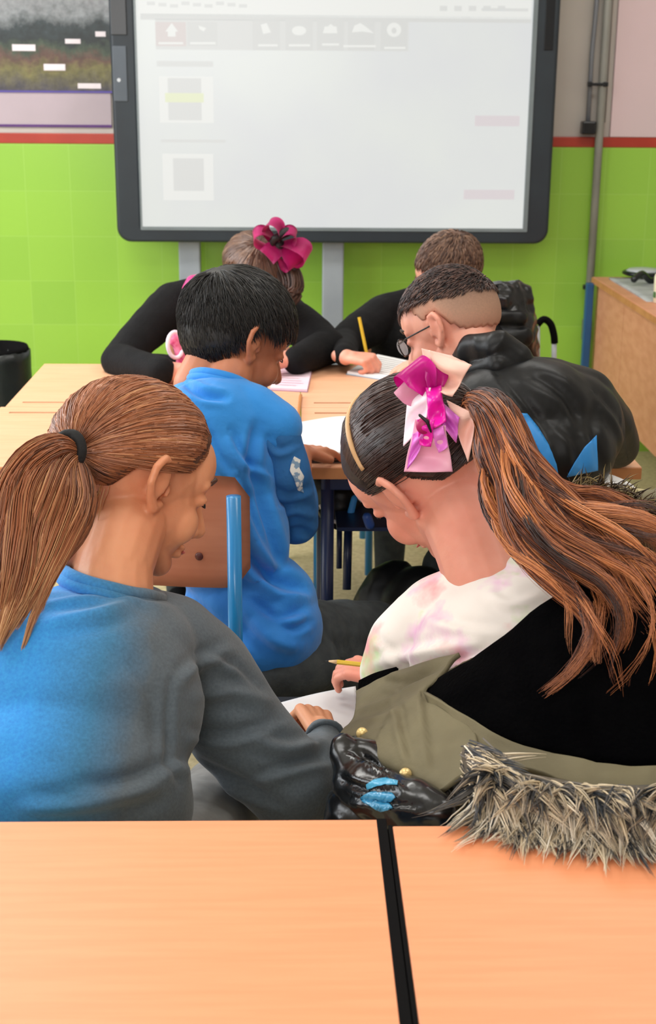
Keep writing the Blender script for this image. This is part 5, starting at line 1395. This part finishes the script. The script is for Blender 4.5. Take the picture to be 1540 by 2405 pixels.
jd = V.build('jacket', MT['black_nylon'], pd_, voxel=0.0045, smooth=18, fold=folds(0.003, 9, (1, 1, 1), 9.0), creases=[
    ([(1170, 890), (1230, 960), (1290, 1050)], 16, 0.007, 's'), ([(1250, 880), (1330, 930), (1375, 1020)], 14, 0.008, 'v'), ([(1400, 930), (1450, 990), (1470, 1060)], 14, 0.008, 's'), ([(1380, 960), (1400, 1040), (1410, 1100)], 12, 0.007, 'v'), ([(1300, 1000), (1340, 1040), (1350, 1100)], 18, 0.006, 's')])
V = Vol(); V.chain([(1075, 850, 2.43, 26), (1110, 820, 2.40, 32), (1165, 812, 2.36, 36), (1215, 835, 2.36, 34), (1235, 860, 2.38, 28)])
V.chain([(1100, 880, 2.38, 18), (1170, 855, 2.34, 24), (1230, 880, 2.35, 18)]); V.chain([(1075, 850, 2.44, 26), (1040, 860, 2.52, 22)])
V.build('hood', MT['black_nylon'], jd, voxel=0.0045, smooth=5, fold=folds(0.007, 16, (1, 1, 1), 3.0))
decal('blue_panel', [(1213, 968), (1236, 972), (1262, 1004), (1288, 1046), (1306, 1090), (1313, 1130), (1298, 1132), (1282, 1090), (1256, 1040), (1226, 995)], jd, MT['blue_panel'], jd, off=0.002)
decal('blue_panel', [(1400, 1022), (1402, 1105), (1366, 1112), (1330, 1120), (1348, 1086), (1372, 1050)], jd, MT['blue_panel'], jd, off=0.002)
V = Vol(); V.ell(1345, 1165, 2.32, (0.12, 0.085, 0.045)); V.ellw(hipD + Vector((0, 0, 0.1)), (0.13, 0.09, 0.13)); V.build('white_shirt', MT['paper'], pd_, voxel=0.005, smooth=4)
V = Vol(); legs2(V, hipD, ((kD1, aD1), (kD2, aD2)), 1.15); V.ellw(hipD, (0.15, 0.115, 0.10)); V.build('trousers', MT['jeans'], pd_, voxel=0.006, smooth=5)
shoe(pd_, (aD1.x, aD1.y, 0), (0, 1, 0)); shoe(pd_, (aD2.x, aD2.y, 0), (0, 1, 0))
THD = [(-1.01, -0.62), (-0.85, -0.60), (-0.45, -0.48), (-0.22, -0.25), (-0.08, 0.10), (0.15, 0.10), (0.25, 0.02), (0.35, 0.10), (0.5, 0.35), (0.75, 0.45), (0.88, 0.58), (1.01, 1.1)]
def toneD(d): return min(1, max(-0.1, -0.08 + (d.z - hairline(d.y, THD)) * 0.50 + max(0, d.z - 0.22 * d.y - 0.36) * 2.2))
hrD = hair_cap(hD, 'hair', MT['fade'], pd_, off=0.0028, thr=THD, tone=toneD)
S = []; crownD = Vector((0.05, -0.6, 0.8)).normalized()
short_hair(hD, S, 5200, lambda d: (d - crownD) * 1.0 + Vector((-0.1, 0.8, 0.0)), lambda d: 0.014 + 0.030 * max(0, d.z - 0.45) + 0.03 * max(0, d.y), thr=THD, lift=0.35, off=0.006, mask=lambda d: d.z - 0.22 * d.y > 0.42 + 0.05 * noise.noise(d * 8), r=0.0011)
strands_obj('hair_strands', S, MT['hair_dark'], hrD)
gl = thing('glasses', 'x', 'x'); del gl['label']; del gl['category']; gl.parent = pd_; gl.matrix_parent_inverse = pd_.matrix_world.inverted()
bm = bmesh.new()
for q in (-1, 1):
    ring = [hD.w(q * (0.031 + 0.021 * math.cos(2 * PI * k / 20)), 0.097 - 0.006 * abs(math.cos(2 * PI * k / 20)), -0.002 + 0.017 * math.sin(2 * PI * k / 20)) for k in range(20)]
    tube(bm, ring, 0.0014, 6, True); tube(bm, [hD.w(q * 0.052, 0.092, 0.004), hD.w(q * 0.072, 0.06, 0.006), hD.w(q * 0.079, 0.0, 0.008), hD.w(q * 0.08, -0.012, -0.004)], 0.0015, 6)
tube(bm, [hD.w(-0.010, 0.098, 0.002), hD.w(0.010, 0.098, 0.002)], 0.0014, 6)
obj('spectacle_frame', bm, MT['bezel_dark'], gl, True)
bm = bmesh.new()
for q in (-1, 1):
    f = [bm.verts.new(hD.w(q * (0.031 + 0.020 * math.cos(2 * PI * k / 20)), 0.0965, -0.002 + 0.016 * math.sin(2 * PI * k / 20))) for k in range(20)]; bm.faces.new(f)
bmesh.ops.solidify(bm, geom=bm.faces[:], thickness=0.001)
obj('lenses', bm, MT['glass'], gl)

# ---------- girl E: magenta bow, black jumper, far left
pe = person('girl with magenta bow in black jumper leaning on the far side of table', (-0.25, 3.85, 0))
hE = Head(P(604, 655, 3.66), (0.50, -0.45, -0.74), (0.30, -0.55, 0.80), 1.02)
V = Vol(); hE.add(V)
V.capw(hE.w(0, -0.04, -0.06), 0.045, P(545, 735, 3.80), 0.05)
V.f = 0.72; V.ell(540, 790, 3.86, (0.13, 0.085, 0.12)); V.ellw(Vector((-0.20, 3.92, 0.65)), (0.10, 0.07, 0.13))
wE = PZ(425, 872, 0.795); eE = P(275, 858, 3.47); eE2 = P(770, 812, 3.58); wE2 = PZ(650, 850, 0.80)
V.chain([(420, 710, 3.80, 40), (275, 850, 3.50, 30)]); V.capw(eE, 0.026, wE, 0.021)
hand(V, wE, (0.9, -0.1, 0.25), (0, 0.3, -1), side=1, curl=(0.5, 0.6, 0.4), s=0.85, thumb_in=1)
V.chain([(660, 730, 3.80, 40), (770, 812, 3.58, 32)]); V.capw(eE2, 0.026, wE2, 0.021)
hand(V, wE2, (-0.9, -0.2, -0.02), (0, 0, -1), side=1, curl=(0.2, 0.3, 0.2), s=0.85)
hipE = Vector((-0.20, 3.98, 0.50)); kE = ((Vector((-0.10, 3.62, 0.48)), Vector((-0.10, 3.64, .09))), (Vector((-0.32, 3.62, 0.48)), Vector((-0.32, 3.64, .09))))
legs2(V, hipE, kE, 0.8)
V.build('body', MT['skin_b'], pe, voxel=0.0038, smooth=4); hE.details(pe, MT['brown_hair_cap'])
V = Vol()
V.chain([(410, 715, 3.80, 54), (480, 705, 3.84, 54), (560, 710, 3.86, 60), (660, 735, 3.82, 52)])
V.chain([(410, 715, 3.80, 54), (345, 775, 3.66, 48), (280, 848, 3.50, 42)]); V.capw(P(280, 848, 3.49), 0.046, wE - Vector((0.05, 0, 0)), 0.036)
V.capw(P(300, 860, 3.44), 0.036, P(400, 866, 3.43), 0.034)
V.chain([(660, 735, 3.82, 52), (720, 775, 3.70, 48), (768, 815, 3.60, 44)]); V.capw(P(768, 815, 3.60), 0.048, wE2 + Vector((0.05, 0.02, 0)), 0.036)
V.ell(540, 800, 3.86, (0.165, 0.11, 0.15)); V.ellw(Vector((-0.20, 3.94, 0.66)), (0.145, 0.105, 0.16))
V.build('jumper', MT['black_knit'], pe, voxel=0.0055, smooth=6, fold=folds(0.004, 10, (1, 1, 1), 2.0))
V = Vol(); legs2(V, hipE, kE, 1.1); V.ellw(hipE, (0.15, 0.11, 0.1)); V.build('trousers', MT['jeans'], pe, voxel=0.007, smooth=4)
shoe(pe, (-0.10, 3.6, 0), (0, -1, 0)); shoe(pe, (-0.32, 3.6, 0), (0, -1, 0))
V = Vol(); V.chain([(440, 678, 3.74, 13), (452, 662, 3.74, 16), (472, 655, 3.76, 13)]); V.chain([(452, 662, 3.74, 14), (446, 690, 3.72, 9)])
V.build('collar_scarf', MT['magenta'], pe, voxel=0.004, smooth=3)
# pink cuff and bracelet by her hand
V = Vol(); V.chain([(415, 800, 3.40, 15), (428, 822, 3.40, 18), (432, 850, 3.40, 18), (442, 878, 3.37, 16)]); V.build('pink_cuff', mat('raspberry_cuff', (196, 40, 96), 0.8, (230, 130, 160), 60), pe, voxel=0.004, smooth=3, fold=folds(0.004, 40))
bm = bmesh.new(); tube(bm, ring_pts(P(412, 810, 3.375), (0.55, -0.8, 0.1), 0.022, 0.032, 24), 0.0052, 8, True); obj('white_bracelet', bm, MT['white_ribbon'], pe, True)
V = Vol(); V.chain([(452, 848, 3.38, 12), (458, 872, 3.37, 14)]); V.build('pink_sleeve_edge', MT['peach_ribbon'], pe, voxel=0.004, smooth=3)
hrE = hair_cap(hE, 'hair', MT['brown_hair_cap'], pe, off=0.010)
S = []; pulled_hair(hE, S, (0.25, -0.25, 0.9), n=2400, off=0.012, r=0.0014, tone=(0, 1))
rng = random.Random(5)
lk(S, [(668, 620, 3.60, 20), (684, 650, 3.57, 26), (688, 690, 3.56, 24), (676, 722, 3.57, 8)], 200, 0.0013, tone=(0, 0.3))
lk(S, [(655, 610, 3.60, 20), (664, 640, 3.58, 22), (672, 690, 3.57, 18), (668, 715, 3.57, 8)], 200, 0.0013, tone=(0, 0.5))
strands_obj('hair_strands', S, MT['hair_brown'], hrE)
bw = thing('hair_bow', 'x', 'x'); del bw['label']; del bw['category']; bw.parent = hrE
YE = 3.56
cE = P(652, 578, YE)
def pd2(x, y, dy=0.0): return P(x, y, YE + dy) - cE
for (x, y, L, W, n) in ((604, 552, .072, .05, (0.2, -0.5, 1)), (638, 520, .07, .05, (1, -0.4, 0)), (690, 546, .062, .05, (0.2, -0.5, 1)), (715, 598, .085, .06, (-0.2, -0.6, 1)), (640, 590, .05, .05, (0.2, -1, 0.3)), (690, 620, .07, .055, (0.5, -1, 0.3))):
    loop('ribbon_loop', cE, pd2(x, y, -0.02), n, L, W, MT['magenta'], bw, 0.34)
V = Vol(); V.ellw(cE, (0.02, 0.018, 0.022)); V.chain([(625, 590, YE - .01, 8), (645, 560, YE - .03, 9), (672, 545, YE - .01, 12), (688, 542, YE, 8)]); V.chain([(640, 600, YE - .01, 7), (665, 600, YE - .02, 8), (690, 632, YE - .01, 6)])
V.build('knot', MT['black_ribbon'], bw, voxel=0.003, smooth=2)
YE = 0

# ---------- boy F: far right, writing
pf = person('brown haired boy in black jumper writing with a pencil, far right of table', (0.33, 4.1, 0))
hF = Head(P(1052, 640, 3.92), (-0.80, -0.30, -0.52), (-0.30, -0.42, 0.86), 1.0)
V = Vol(); hF.add(V)
V.capw(hF.w(0, -0.04, -0.06), 0.045, P(1040, 735, 4.02), 0.05)
V.f = 0.72; V.ell(1030, 790, 4.08, (0.13, 0.085, 0.13)); V.ellw(Vector((0.38, 4.1, 0.64)), (0.10, 0.07, 0.13))
wF = PZ(812, 838, 0.805)
V.chain([(900, 740, 4.0, 40), (800, 800, 3.78, 30)]); V.capw(P(800, 800, 3.78), 0.032, wF, 0.022)
hand(V, wF, (0.72, -0.35, -0.02), (0.1, 0.2, -1), side=1, curl=((0.9, 0.9, 0.5), (1.0, 1.0, 0.6), (1.1, 1.1, 0.7), (1.2, 1.2, 0.7)), s=0.82, thumb_in=1.2)
V.chain([(1150, 760, 4.0, 40), (1160, 850, 3.8, 32)]); wF2 = PZ(1030, 850, 0.80); V.capw(P(1160, 850, 3.8), 0.033, wF2, 0.021)
hand(V, wF2, (-0.9, -0.2, -0.02), (0, 0, -1), side=1, curl=(0.2, 0.3, 0.2), s=0.85)
hipF = Vector((0.40, 4.12, 0.50)); kF = ((Vector((0.50, 3.76, 0.48)), Vector((0.50, 3.78, .09))), (Vector((0.28, 3.76, 0.48)), Vector((0.28, 3.78, .09))))
legs2(V, hipF, kF, 0.8)
V.build('body', MT['skin_d'], pf, voxel=0.0035, smooth=3); hF.details(pf, MT['brown_hair_cap'])
V = Vol()
V.chain([(905, 745, 4.0, 54), (980, 725, 4.03, 52), (1060, 735, 4.04, 56), (1140, 765, 4.02, 50)])
V.chain([(905, 745, 4.0, 54), (850, 775, 3.88, 48), (808, 806, 3.78, 40)]); V.capw(P(808, 806, 3.78), 0.044, wF + Vector((-0.004, 0.012, 0.002)), 0.028)
V.chain([(1140, 765, 4.02, 50), (1155, 850, 3.82, 42)]); V.capw(P(1155, 850, 3.82), 0.046, wF2 + Vector((0.04, 0.02, 0)), 0.032)
V.ell(1020, 800, 4.05, (0.17, 0.12, 0.14)); V.ellw(Vector((0.38, 4.11, 0.65)), (0.15, 0.11, 0.17)); V.ell(940, 800, 3.98, (0.09, 0.1, 0.09))
V.build('jumper', MT['black_knit'], pf, voxel=0.0055, smooth=6, fold=folds(0.004, 10, (1, 1, 1), 5.0))
V = Vol(); legs2(V, hipF, kF, 1.1); V.ellw(hipF, (0.15, 0.11, 0.1)); V.build('trousers', MT['jeans'], pf, voxel=0.007, smooth=4)
shoe(pf, (0.50, 3.74, 0), (0, -1, 0)); shoe(pf, (0.28, 3.74, 0), (0, -1, 0))
THF = [(-1.01, -0.8), (-0.75, -0.75), (-0.45, -0.55), (-0.2, -0.1), (0.1, 0.15), (0.3, 0.3), (0.5, 0.5), (0.7, 0.68), (1.01, 1.1)]
hrF = hair_cap(hF, 'hair', MT['fuzz_cap'], pf, off=0.008, thr=THF)
S = []; short_hair(hF, S, 5200, lambda d: (d - Vector((0, -0.6, 0.8))), lambda d: 0.020 + 0.016 * max(0, d.z), thr=THF, lift=0.35, off=0.008, r=0.0018)
strands_obj('hair_strands', S, MT['hair_brown'], hrF)

# ------------------------------------------------------------------ chairs (sitters)
pr = P(553, 1300, 2.06)
yawC = math.radians(-12)
# put the right post of this chair at pr
Wc = 0.17; offv = Matrix.Rotation(yawC, 3, 'Z') @ Vector((Wc - 0.0, -0.222, 0))
BHC = P(553, 1130, 2.06).z
chair(pr.x - offv.x, pr.y - offv.y, yawC, 'blue tube chair with beech backrest behind the boy in blue', back_h=BHC)
chair(-0.22, 1.50, math.radians(-90), 'blue tube school chair under the girl in blue-grey sweatshirt', back_h=0.74, seat_z=0.40)
chair(0.36, 1.52, math.radians(90), 'blue tube school chair under the girl in olive parka', back_h=0.74, seat_z=0.40)
chair(0.50, 2.33, 0, 'blue tube school chair holding the boy in black jacket', back_h=0.80, seat_z=0.40)
chair(-0.20, 3.98, PI, 'blue tube school chair under the girl with magenta bow', back_h=0.80, seat_z=0.40)
chair(0.40, 4.14, PI, 'blue tube school chair under the far writing boy', back_h=0.80, seat_z=0.40)

# ------------------------------------------------------------------ things on the tables
def book_flat(name, corners, h, z, label, cat, cover, page, lines=0, tilt=0):
    """corners: 4 world xy points; a closed or single-sheet pad"""
    t = thing(name, label, cat, (*corners[0], z), 0, 'notebooks on the far table')
    def slab(cs, z0, z1):
        bm = bmesh.new(); a = [bm.verts.new((x, y, z0)) for x, y in cs]; b = [bm.verts.new((x, y, z1)) for x, y in cs]
        bm.faces.new(a[::-1]); bm.faces.new(b)
        for i in range(4): bm.faces.new((a[i], a[(i + 1) % 4], b[(i + 1) % 4], b[i]))
        return bm
    obj('cover', slab(corners, z, z + 0.0015), cover, t)
    cx = sum(c[0] for c in corners) / 4; cy = sum(c[1] for c in corners) / 4
    ins = [(cx + (x - cx) * 0.97, cy + (y - cy) * 0.97) for x, y in corners]
    pg = obj('pages', slab(ins, z + 0.0015, z + h), page, t)
    if lines:
        bm = bmesh.new(); A, B, Cc, D = [Vector(c) for c in ins]
        for k in range(lines):
            f = 0.14 + 0.74 * k / max(1, lines - 1); l0 = A.lerp(D, f).lerp(B.lerp(Cc, f), 0.1); l1 = A.lerp(D, f).lerp(B.lerp(Cc, f), 0.9 - 0.2 * random.random())
            d = (l1 - l0); nrm = Vector((-d.y, d.x)).normalized() * 0.0012
            vs = [bm.verts.new((*(q), z + h + 0.0003)) for q in (l0 - nrm, l1 - nrm, l1 + nrm, l0 + nrm)]; bm.faces.new(vs)
        bmesh.ops.solidify(bm, geom=bm.faces[:], thickness=0.0002)
        obj('written_lines', bm, mat('ink_grey', (178, 180, 196), 0.7), pg)
    return t
c = [PZ(*q, TZ) for q in ((632, 917), (722, 922), (734, 868), (652, 866))]
book_flat('notebook', [(p.x, p.y) for p in c], 0.006, TZ + 0.0004, 'pale pink notebook lying open beside the face of the boy in blue', 'notebook', mat('mauve_cover', (190, 150, 176), 0.5), MT['pink_paper'], 8)
c = [PZ(*q, TZ) for q in ((812, 880), (950, 902), (1000, 862), (885, 838))]
book_flat('notebook', [(p.x, p.y) for p in c], 0.008, TZ + 0.0004, 'white notebook with pale blue cover under the writing hand of the far boy', 'notebook', MT['blue_line'], MT['paper'], 9)
# open book in front of boy C: two curved page blocks
ob = thing('open_book', 'open white book with dark cover near the hand of the boy in blue', 'book', tuple(PZ(780, 1050, TZ)))
def leaf(xa, xb, ya, yb, sgn, nm, dz0=0.0, m=None):
    rows = []
    for j in range(4):
        f = j / 3; row = []
        for i in range(6):
            g = i / 5; x = xa + (xb - xa) * g; hgt = 0.004 + 0.014 * math.sin(PI * min(1, (1 - g if sgn > 0 else g) ** 0.7)) ; row.append((x, ya + (yb - ya) * f, TZ + 0.004 + hgt + dz0))
        rows.append(row)
    return patch(nm, rows, m or MT['paper'], ob, thick=0.003, world=True)
q0 = PZ(692, 1080, TZ); q1 = PZ(845, 1076, TZ); ya, yb = PZ(760, 1090, TZ).y + 0.01, PZ(760, 1000, TZ).y
xm = q0.x + 0.015
obj('cover', box2((xm - 0.12, ya - 0.005, TZ + 0.0004), (xm + 0.17, yb + 0.005, TZ + 0.003), 0.001), MT['book_cover'], ob)
leaf(xm - 0.005, xm + 0.16, ya, yb, 1, 'pages'); leaf(xm - 0.115, xm - 0.005, ya, yb, -1, 'pages')
V = Vol(); V.chainw([(Vector((xm + 0.03, ya + 0.0, TZ + 0.008)), 0.006), (Vector((xm + 0.1, ya - 0.002, TZ + 0.012)), 0.006), (Vector((xm + 0.155, ya, TZ + 0.008)), 0.005)]); V.build('page_curl', MT['book_cover'], ob, voxel=0.003, smooth=1)

def pencil(a, b, label, m='pencil', r=0.0036):
    a = Vector(a); b = Vector(b); d = (b - a); L = d.length; d.normalize()
    t = thing('pencil', label, 'pencil', tuple(a), 0, 'pencils in use')
    bm = bmesh.new(); cyl(bm, a + d * 0.018, b, r, sides=6); obj('shaft', bm, MT[m], t)
    bm = bmesh.new(); cyl(bm, a + d * 0.005, a + d * 0.018, 0.0012, r, 12); obj('sharpened_wood', bm, MT['pencil_wood'], t, True)
    bm = bmesh.new(); cyl(bm, a, a + d * 0.006, 0.0002, 0.0013, 8); obj('lead', bm, MT['graphite'], t, True)
    return t
tipF = PZ(868, 866, TZ + 0.010)
pencil(tipF, P(843, 745, tipF.y + 0.03), 'yellow pencil held upright in the hand of the far writing boy', 'pencil', 0.0045)
pencil(P(764, 1552, 1.90), P(860, 1562, 1.885), 'yellow pencil held over the lap of the girl in olive parka')
pencil(PZ(699, 992, TZ + 0.004), PZ(706, 928, TZ + 0.004), 'tan pencil lying upright across desk seam near the open book', 'brown_pencil')
# sheet on the laps
pz = 0.535
rows = []
c4 = [PZ(640, 1655, pz), PZ(835, 1612, pz), PZ(850, 1735, pz - 0.01), PZ(740, 1760, pz - 0.005)]
A4 = [tuple(v) for v in c4]
rows = [[tuple(Vector(A4[0]).lerp(Vector(A4[1]), g).lerp(Vector(A4[3]).lerp(Vector(A4[2]), g), f) + Vector((0, 0, 0.003 * math.sin(3 * g + 2 * f)))) for g in (0, .25, .5, .75, 1)] for f in (0, .33, .66, 1)]
nb = patch('exercise_sheet', rows, MT['paper'], thick=0.006, world=True)
tag(nb, 'white exercise sheets under the hand of the girl in blue-grey sweatshirt', 'paper')
# dark folder underneath on the lap
fo = box2((-0.05, 1.86, 0.508), (0.20, 2.02, 0.522), 0.002)
tag(obj('dark_folder', fo, mat('charcoal_folder', (40, 42, 46), 0.5)), 'charcoal folder on lap beneath the white exercise sheets', 'folder')

# ------------------------------------------------------------------ bags and coats
# glossy black jacket with cyan stripe hanging between the two girls
V = Vol()
V.chain([(806, 1755, 1.42, 26), (826, 1830, 1.38, 46), (880, 1870, 1.34, 60), (970, 1895, 1.30, 62), (1040, 1915, 1.275, 46)])
V.chain([(840, 1760, 1.44, 36), (920, 1840, 1.40, 66), (1000, 1890, 1.36, 66)])
V.chain([(840, 1765, 1.42, 30), (900, 1800, 1.40, 50), (960, 1860, 1.36, 55), (1030, 1890, 1.32, 48)]); V.chain([(830, 1800, 1.42, 45), (880, 1860, 1.38, 60), (960, 1890, 1.33, 50)])
V.ellw(Vector((0.13, 1.42, 0.60)), (0.10, 0.07, 0.14)); V.ellw(Vector((0.13, 1.44, 0.46)), (0.09, 0.06, 0.10))
gj = thing('glossy_jacket', 'glossy black jacket with cyan stripe bunched between the girls at desk edge', 'jacket', (0.12, 1.36, 0.75))
gjo = V.build('shell', MT['black_gloss'], gj, voxel=0.004, smooth=5, fold=folds(0.007, 17, (1, 1, 1.5), 7.0), creases=[([(820, 1770), (880, 1800), (950, 1850)], 9, 0.008, 's'), ([(800, 1830), (850, 1850), (930, 1860)], 8, 0.007, 'v'), ([(830, 1880), (900, 1890), (980, 1900)], 8, 0.007, 's')])
decal('cyan_stripe', [(862, 1842), (880, 1833), (908, 1828), (932, 1836), (934, 1844), (905, 1842), (880, 1848), (864, 1854)], gjo, mat('cyan_satin', (70, 170, 214), 0.3, coat=0.4), gjo)
decal('cyan_stripe', [(848, 1872), (880, 1860), (922, 1862), (930, 1874), (912, 1886), (922, 1900), (896, 1904), (868, 1894), (850, 1884)], gjo, mat('cyan_satin', (60, 150, 196), 0.3, coat=0.4), gjo)
# olive fur hooded coat over boy D's chair
oc = thing('draped_coat', 'olive coat with brown fur hanging on chair of the boy in black jacket', 'coat', (0.62, 2.1, 0.75))
V = Vol()
V.chain([(1350, 1200, 2.02, 34), (1440, 1180, 2.0, 36), (1560, 1190, 1.98, 40), (1640, 1220, 1.98, 40)])
V.ell(1480, 1300, 2.0, (0.15, 0.05, 0.10)); V.ell(1500, 1420, 2.02, (0.15, 0.045, 0.14)); V.ell(1600, 1300, 2.0, (0.10, 0.05, 0.12))
oco = V.build('coat_body', MT['olive'], oc, voxel=0.006, smooth=5, fold=folds(0.012, 12, (1, 1, 1), 2.0))
V = Vol(); V.chain([(1405, 1140, 2.02, 10), (1440, 1165, 1.97, 14), (1500, 1200, 1.95, 14), (1560, 1260, 1.95, 12)]); V.build('black_strap', MT['black_knit'], oc, voxel=0.004, smooth=3)
V = Vol(); V.chain([(1460, 1150, 2.0, 10), (1510, 1160, 1.99, 12), (1570, 1190, 1.98, 12)]); V.build('collar_edge', mat('khaki_edge', (186, 172, 128), 0.7), oc, voxel=0.004, smooth=3)
S = []; rf = random.Random(21)
fpts = [(P(1330, 1190, 1.98), .02), (P(1400, 1185, 1.96), .03), (P(1480, 1230, 1.94), .035), (P(1560, 1290, 1.94), .035)]
gs2 = catmull([(*p, q) for p, q in fpts], 60)
for k in range(2600):
    a = list(gs2[rf.randrange(61)]); a[0] += rf.gauss(0, .01); a[2] += rf.gauss(0, .01)
    furstrand(a, Vector((rf.gauss(0.3, 0.5), rf.gauss(-0.7, 0.3), rf.gauss(0.2, 0.6))), rf.uniform(0.03, 0.055), rf.random(), 0.0011)
f2 = strands_obj('fur_trim', S, MT['fur2'], oc); f2['kind'] = 'stuff'

# black glossy backpack beside boy F
bp = thing('backpack', 'black shiny backpack upright beside the far writing boy', 'backpack', (0.6, 4.0, 0.4))
V = Vol(); V.chain([(1180, 700, 4.0, 42), (1205, 760, 4.0, 48), (1210, 840, 4.0, 48), (1215, 960, 4.0, 50)]); V.chain([(1180, 700, 4.0, 40), (1215, 695, 4.02, 34), (1225, 760, 4.02, 34), (1230, 950, 4.02, 40)])
bpo = V.build('bag_body', MT['black_gloss'], bp, voxel=0.006, smooth=4, fold=folds(0.010, 20, (1, 1, 1), 3.0))
V = Vol(); V.chain([(1170, 745, 3.93, 18), (1220, 748, 3.93, 18)]); V.chain([(1175, 790, 3.93, 26), (1225, 792, 3.93, 26)]); V.build('front_pocket', MT['black_nylon'], bp, voxel=0.005, smooth=4, fold=folds(0.005, 20))
bm = bmesh.new(); pts = [P(1262, 762, 4.15), P(1276, 750, 4.15), P(1292, 760, 4.15), P(1300, 785, 4.15), P(1302, 806, 4.15)]
tube(bm, [Vector(v) for v in catmull([tuple(p) for p in pts], 16)], 0.011, 8); obj('grab_handle', bm, MT['black_rubber'], bp, True)
bm = bmesh.new(); cyl(bm, P(1301, 800, 4.15), P(1300, 900, 4.15), 0.008, sides=10); obj('handle_post', bm, MT['silver'], bp, True)
bm = bmesh.new(); cyl(bm, P(1262, 765, 4.15), P(1262, 900, 4.15), 0.008, sides=10); obj('handle_post', bm, MT['silver'], bp, True)
# schoolbag hanging under the table: black with blue and white trim
ub = thing('hanging_schoolbag', 'black and blue schoolbag hanging under the far table near open book', 'schoolbag', (0.07, 2.75, 0.3))
V = Vol(); V.ell(795, 1175, 2.80, (0.05, 0.06, 0.055)); V.ell(790, 1140, 2.82, (0.06, 0.06, 0.05)); V.build('bag_body', MT['black_nylon'], ub, voxel=0.004, smooth=4, fold=folds(0.005, 20))
bm = bmesh.new(); tube(bm, [Vector(v) for v in catmull([tuple(P(*q)) for q in ((752, 1185, 2.74), (765, 1210, 2.73), (788, 1226, 2.73), (806, 1228, 2.73))], 14)], 0.004, 8); obj('white_piping', bm, MT['paper'], ub, True)
bm = bmesh.new(); tube(bm, [Vector(v) for v in catmull([tuple(P(*q)) for q in ((752, 1196, 2.735), (765, 1222, 2.728), (788, 1238, 2.728), (806, 1240, 2.728))], 14)], 0.005, 8); obj('black_piping', bm, MT['black_rubber'], ub, True)
V = Vol(); V.chain([(806, 1232, 2.74, 9), (822, 1210, 2.73, 9), (832, 1170, 2.74, 8)]); V.build('blue_trim', MT['blue_panel'], ub, voxel=0.003, smooth=2)
bm = bmesh.new(); tube(bm, [P(797, 1230, 2.74), P(796, 1335, 2.72)], 0.006, 8); tube(bm, [P(818, 1225, 2.74), P(814, 1385, 2.70)], 0.009, 8); obj('strap', bm, MT['dark_tube'], ub, True)
# big black bag on the floor right of it
fbg = thing('floor_backpack', 'black backpack with small blue tab standing on floor between boys', 'backpack', (0.2, 2.6, 0))
c0 = P(925, 1390, 2.75)
V = Vol(); V.ellw(Vector((c0.x, 2.75, 0.26)), (0.11, 0.11, 0.24)); V.ellw(Vector((c0.x + 0.02, 2.72, 0.14)), (0.13, 0.11, 0.14)); V.ellw(Vector((c0.x + 0.05, 2.7, 0.40)), (0.09, 0.09, 0.10))
V.build('bag_body', MT['black_nylon'], fbg, voxel=0.006, smooth=5, fold=folds(0.006, 12))
V = Vol(); V.chain([(862, 1215, 2.62, 12), (868, 1232, 2.62, 12)]); V.build('blue_tab', mat('navy_tab', (34, 74, 150), 0.4), fbg, voxel=0.003, smooth=1)
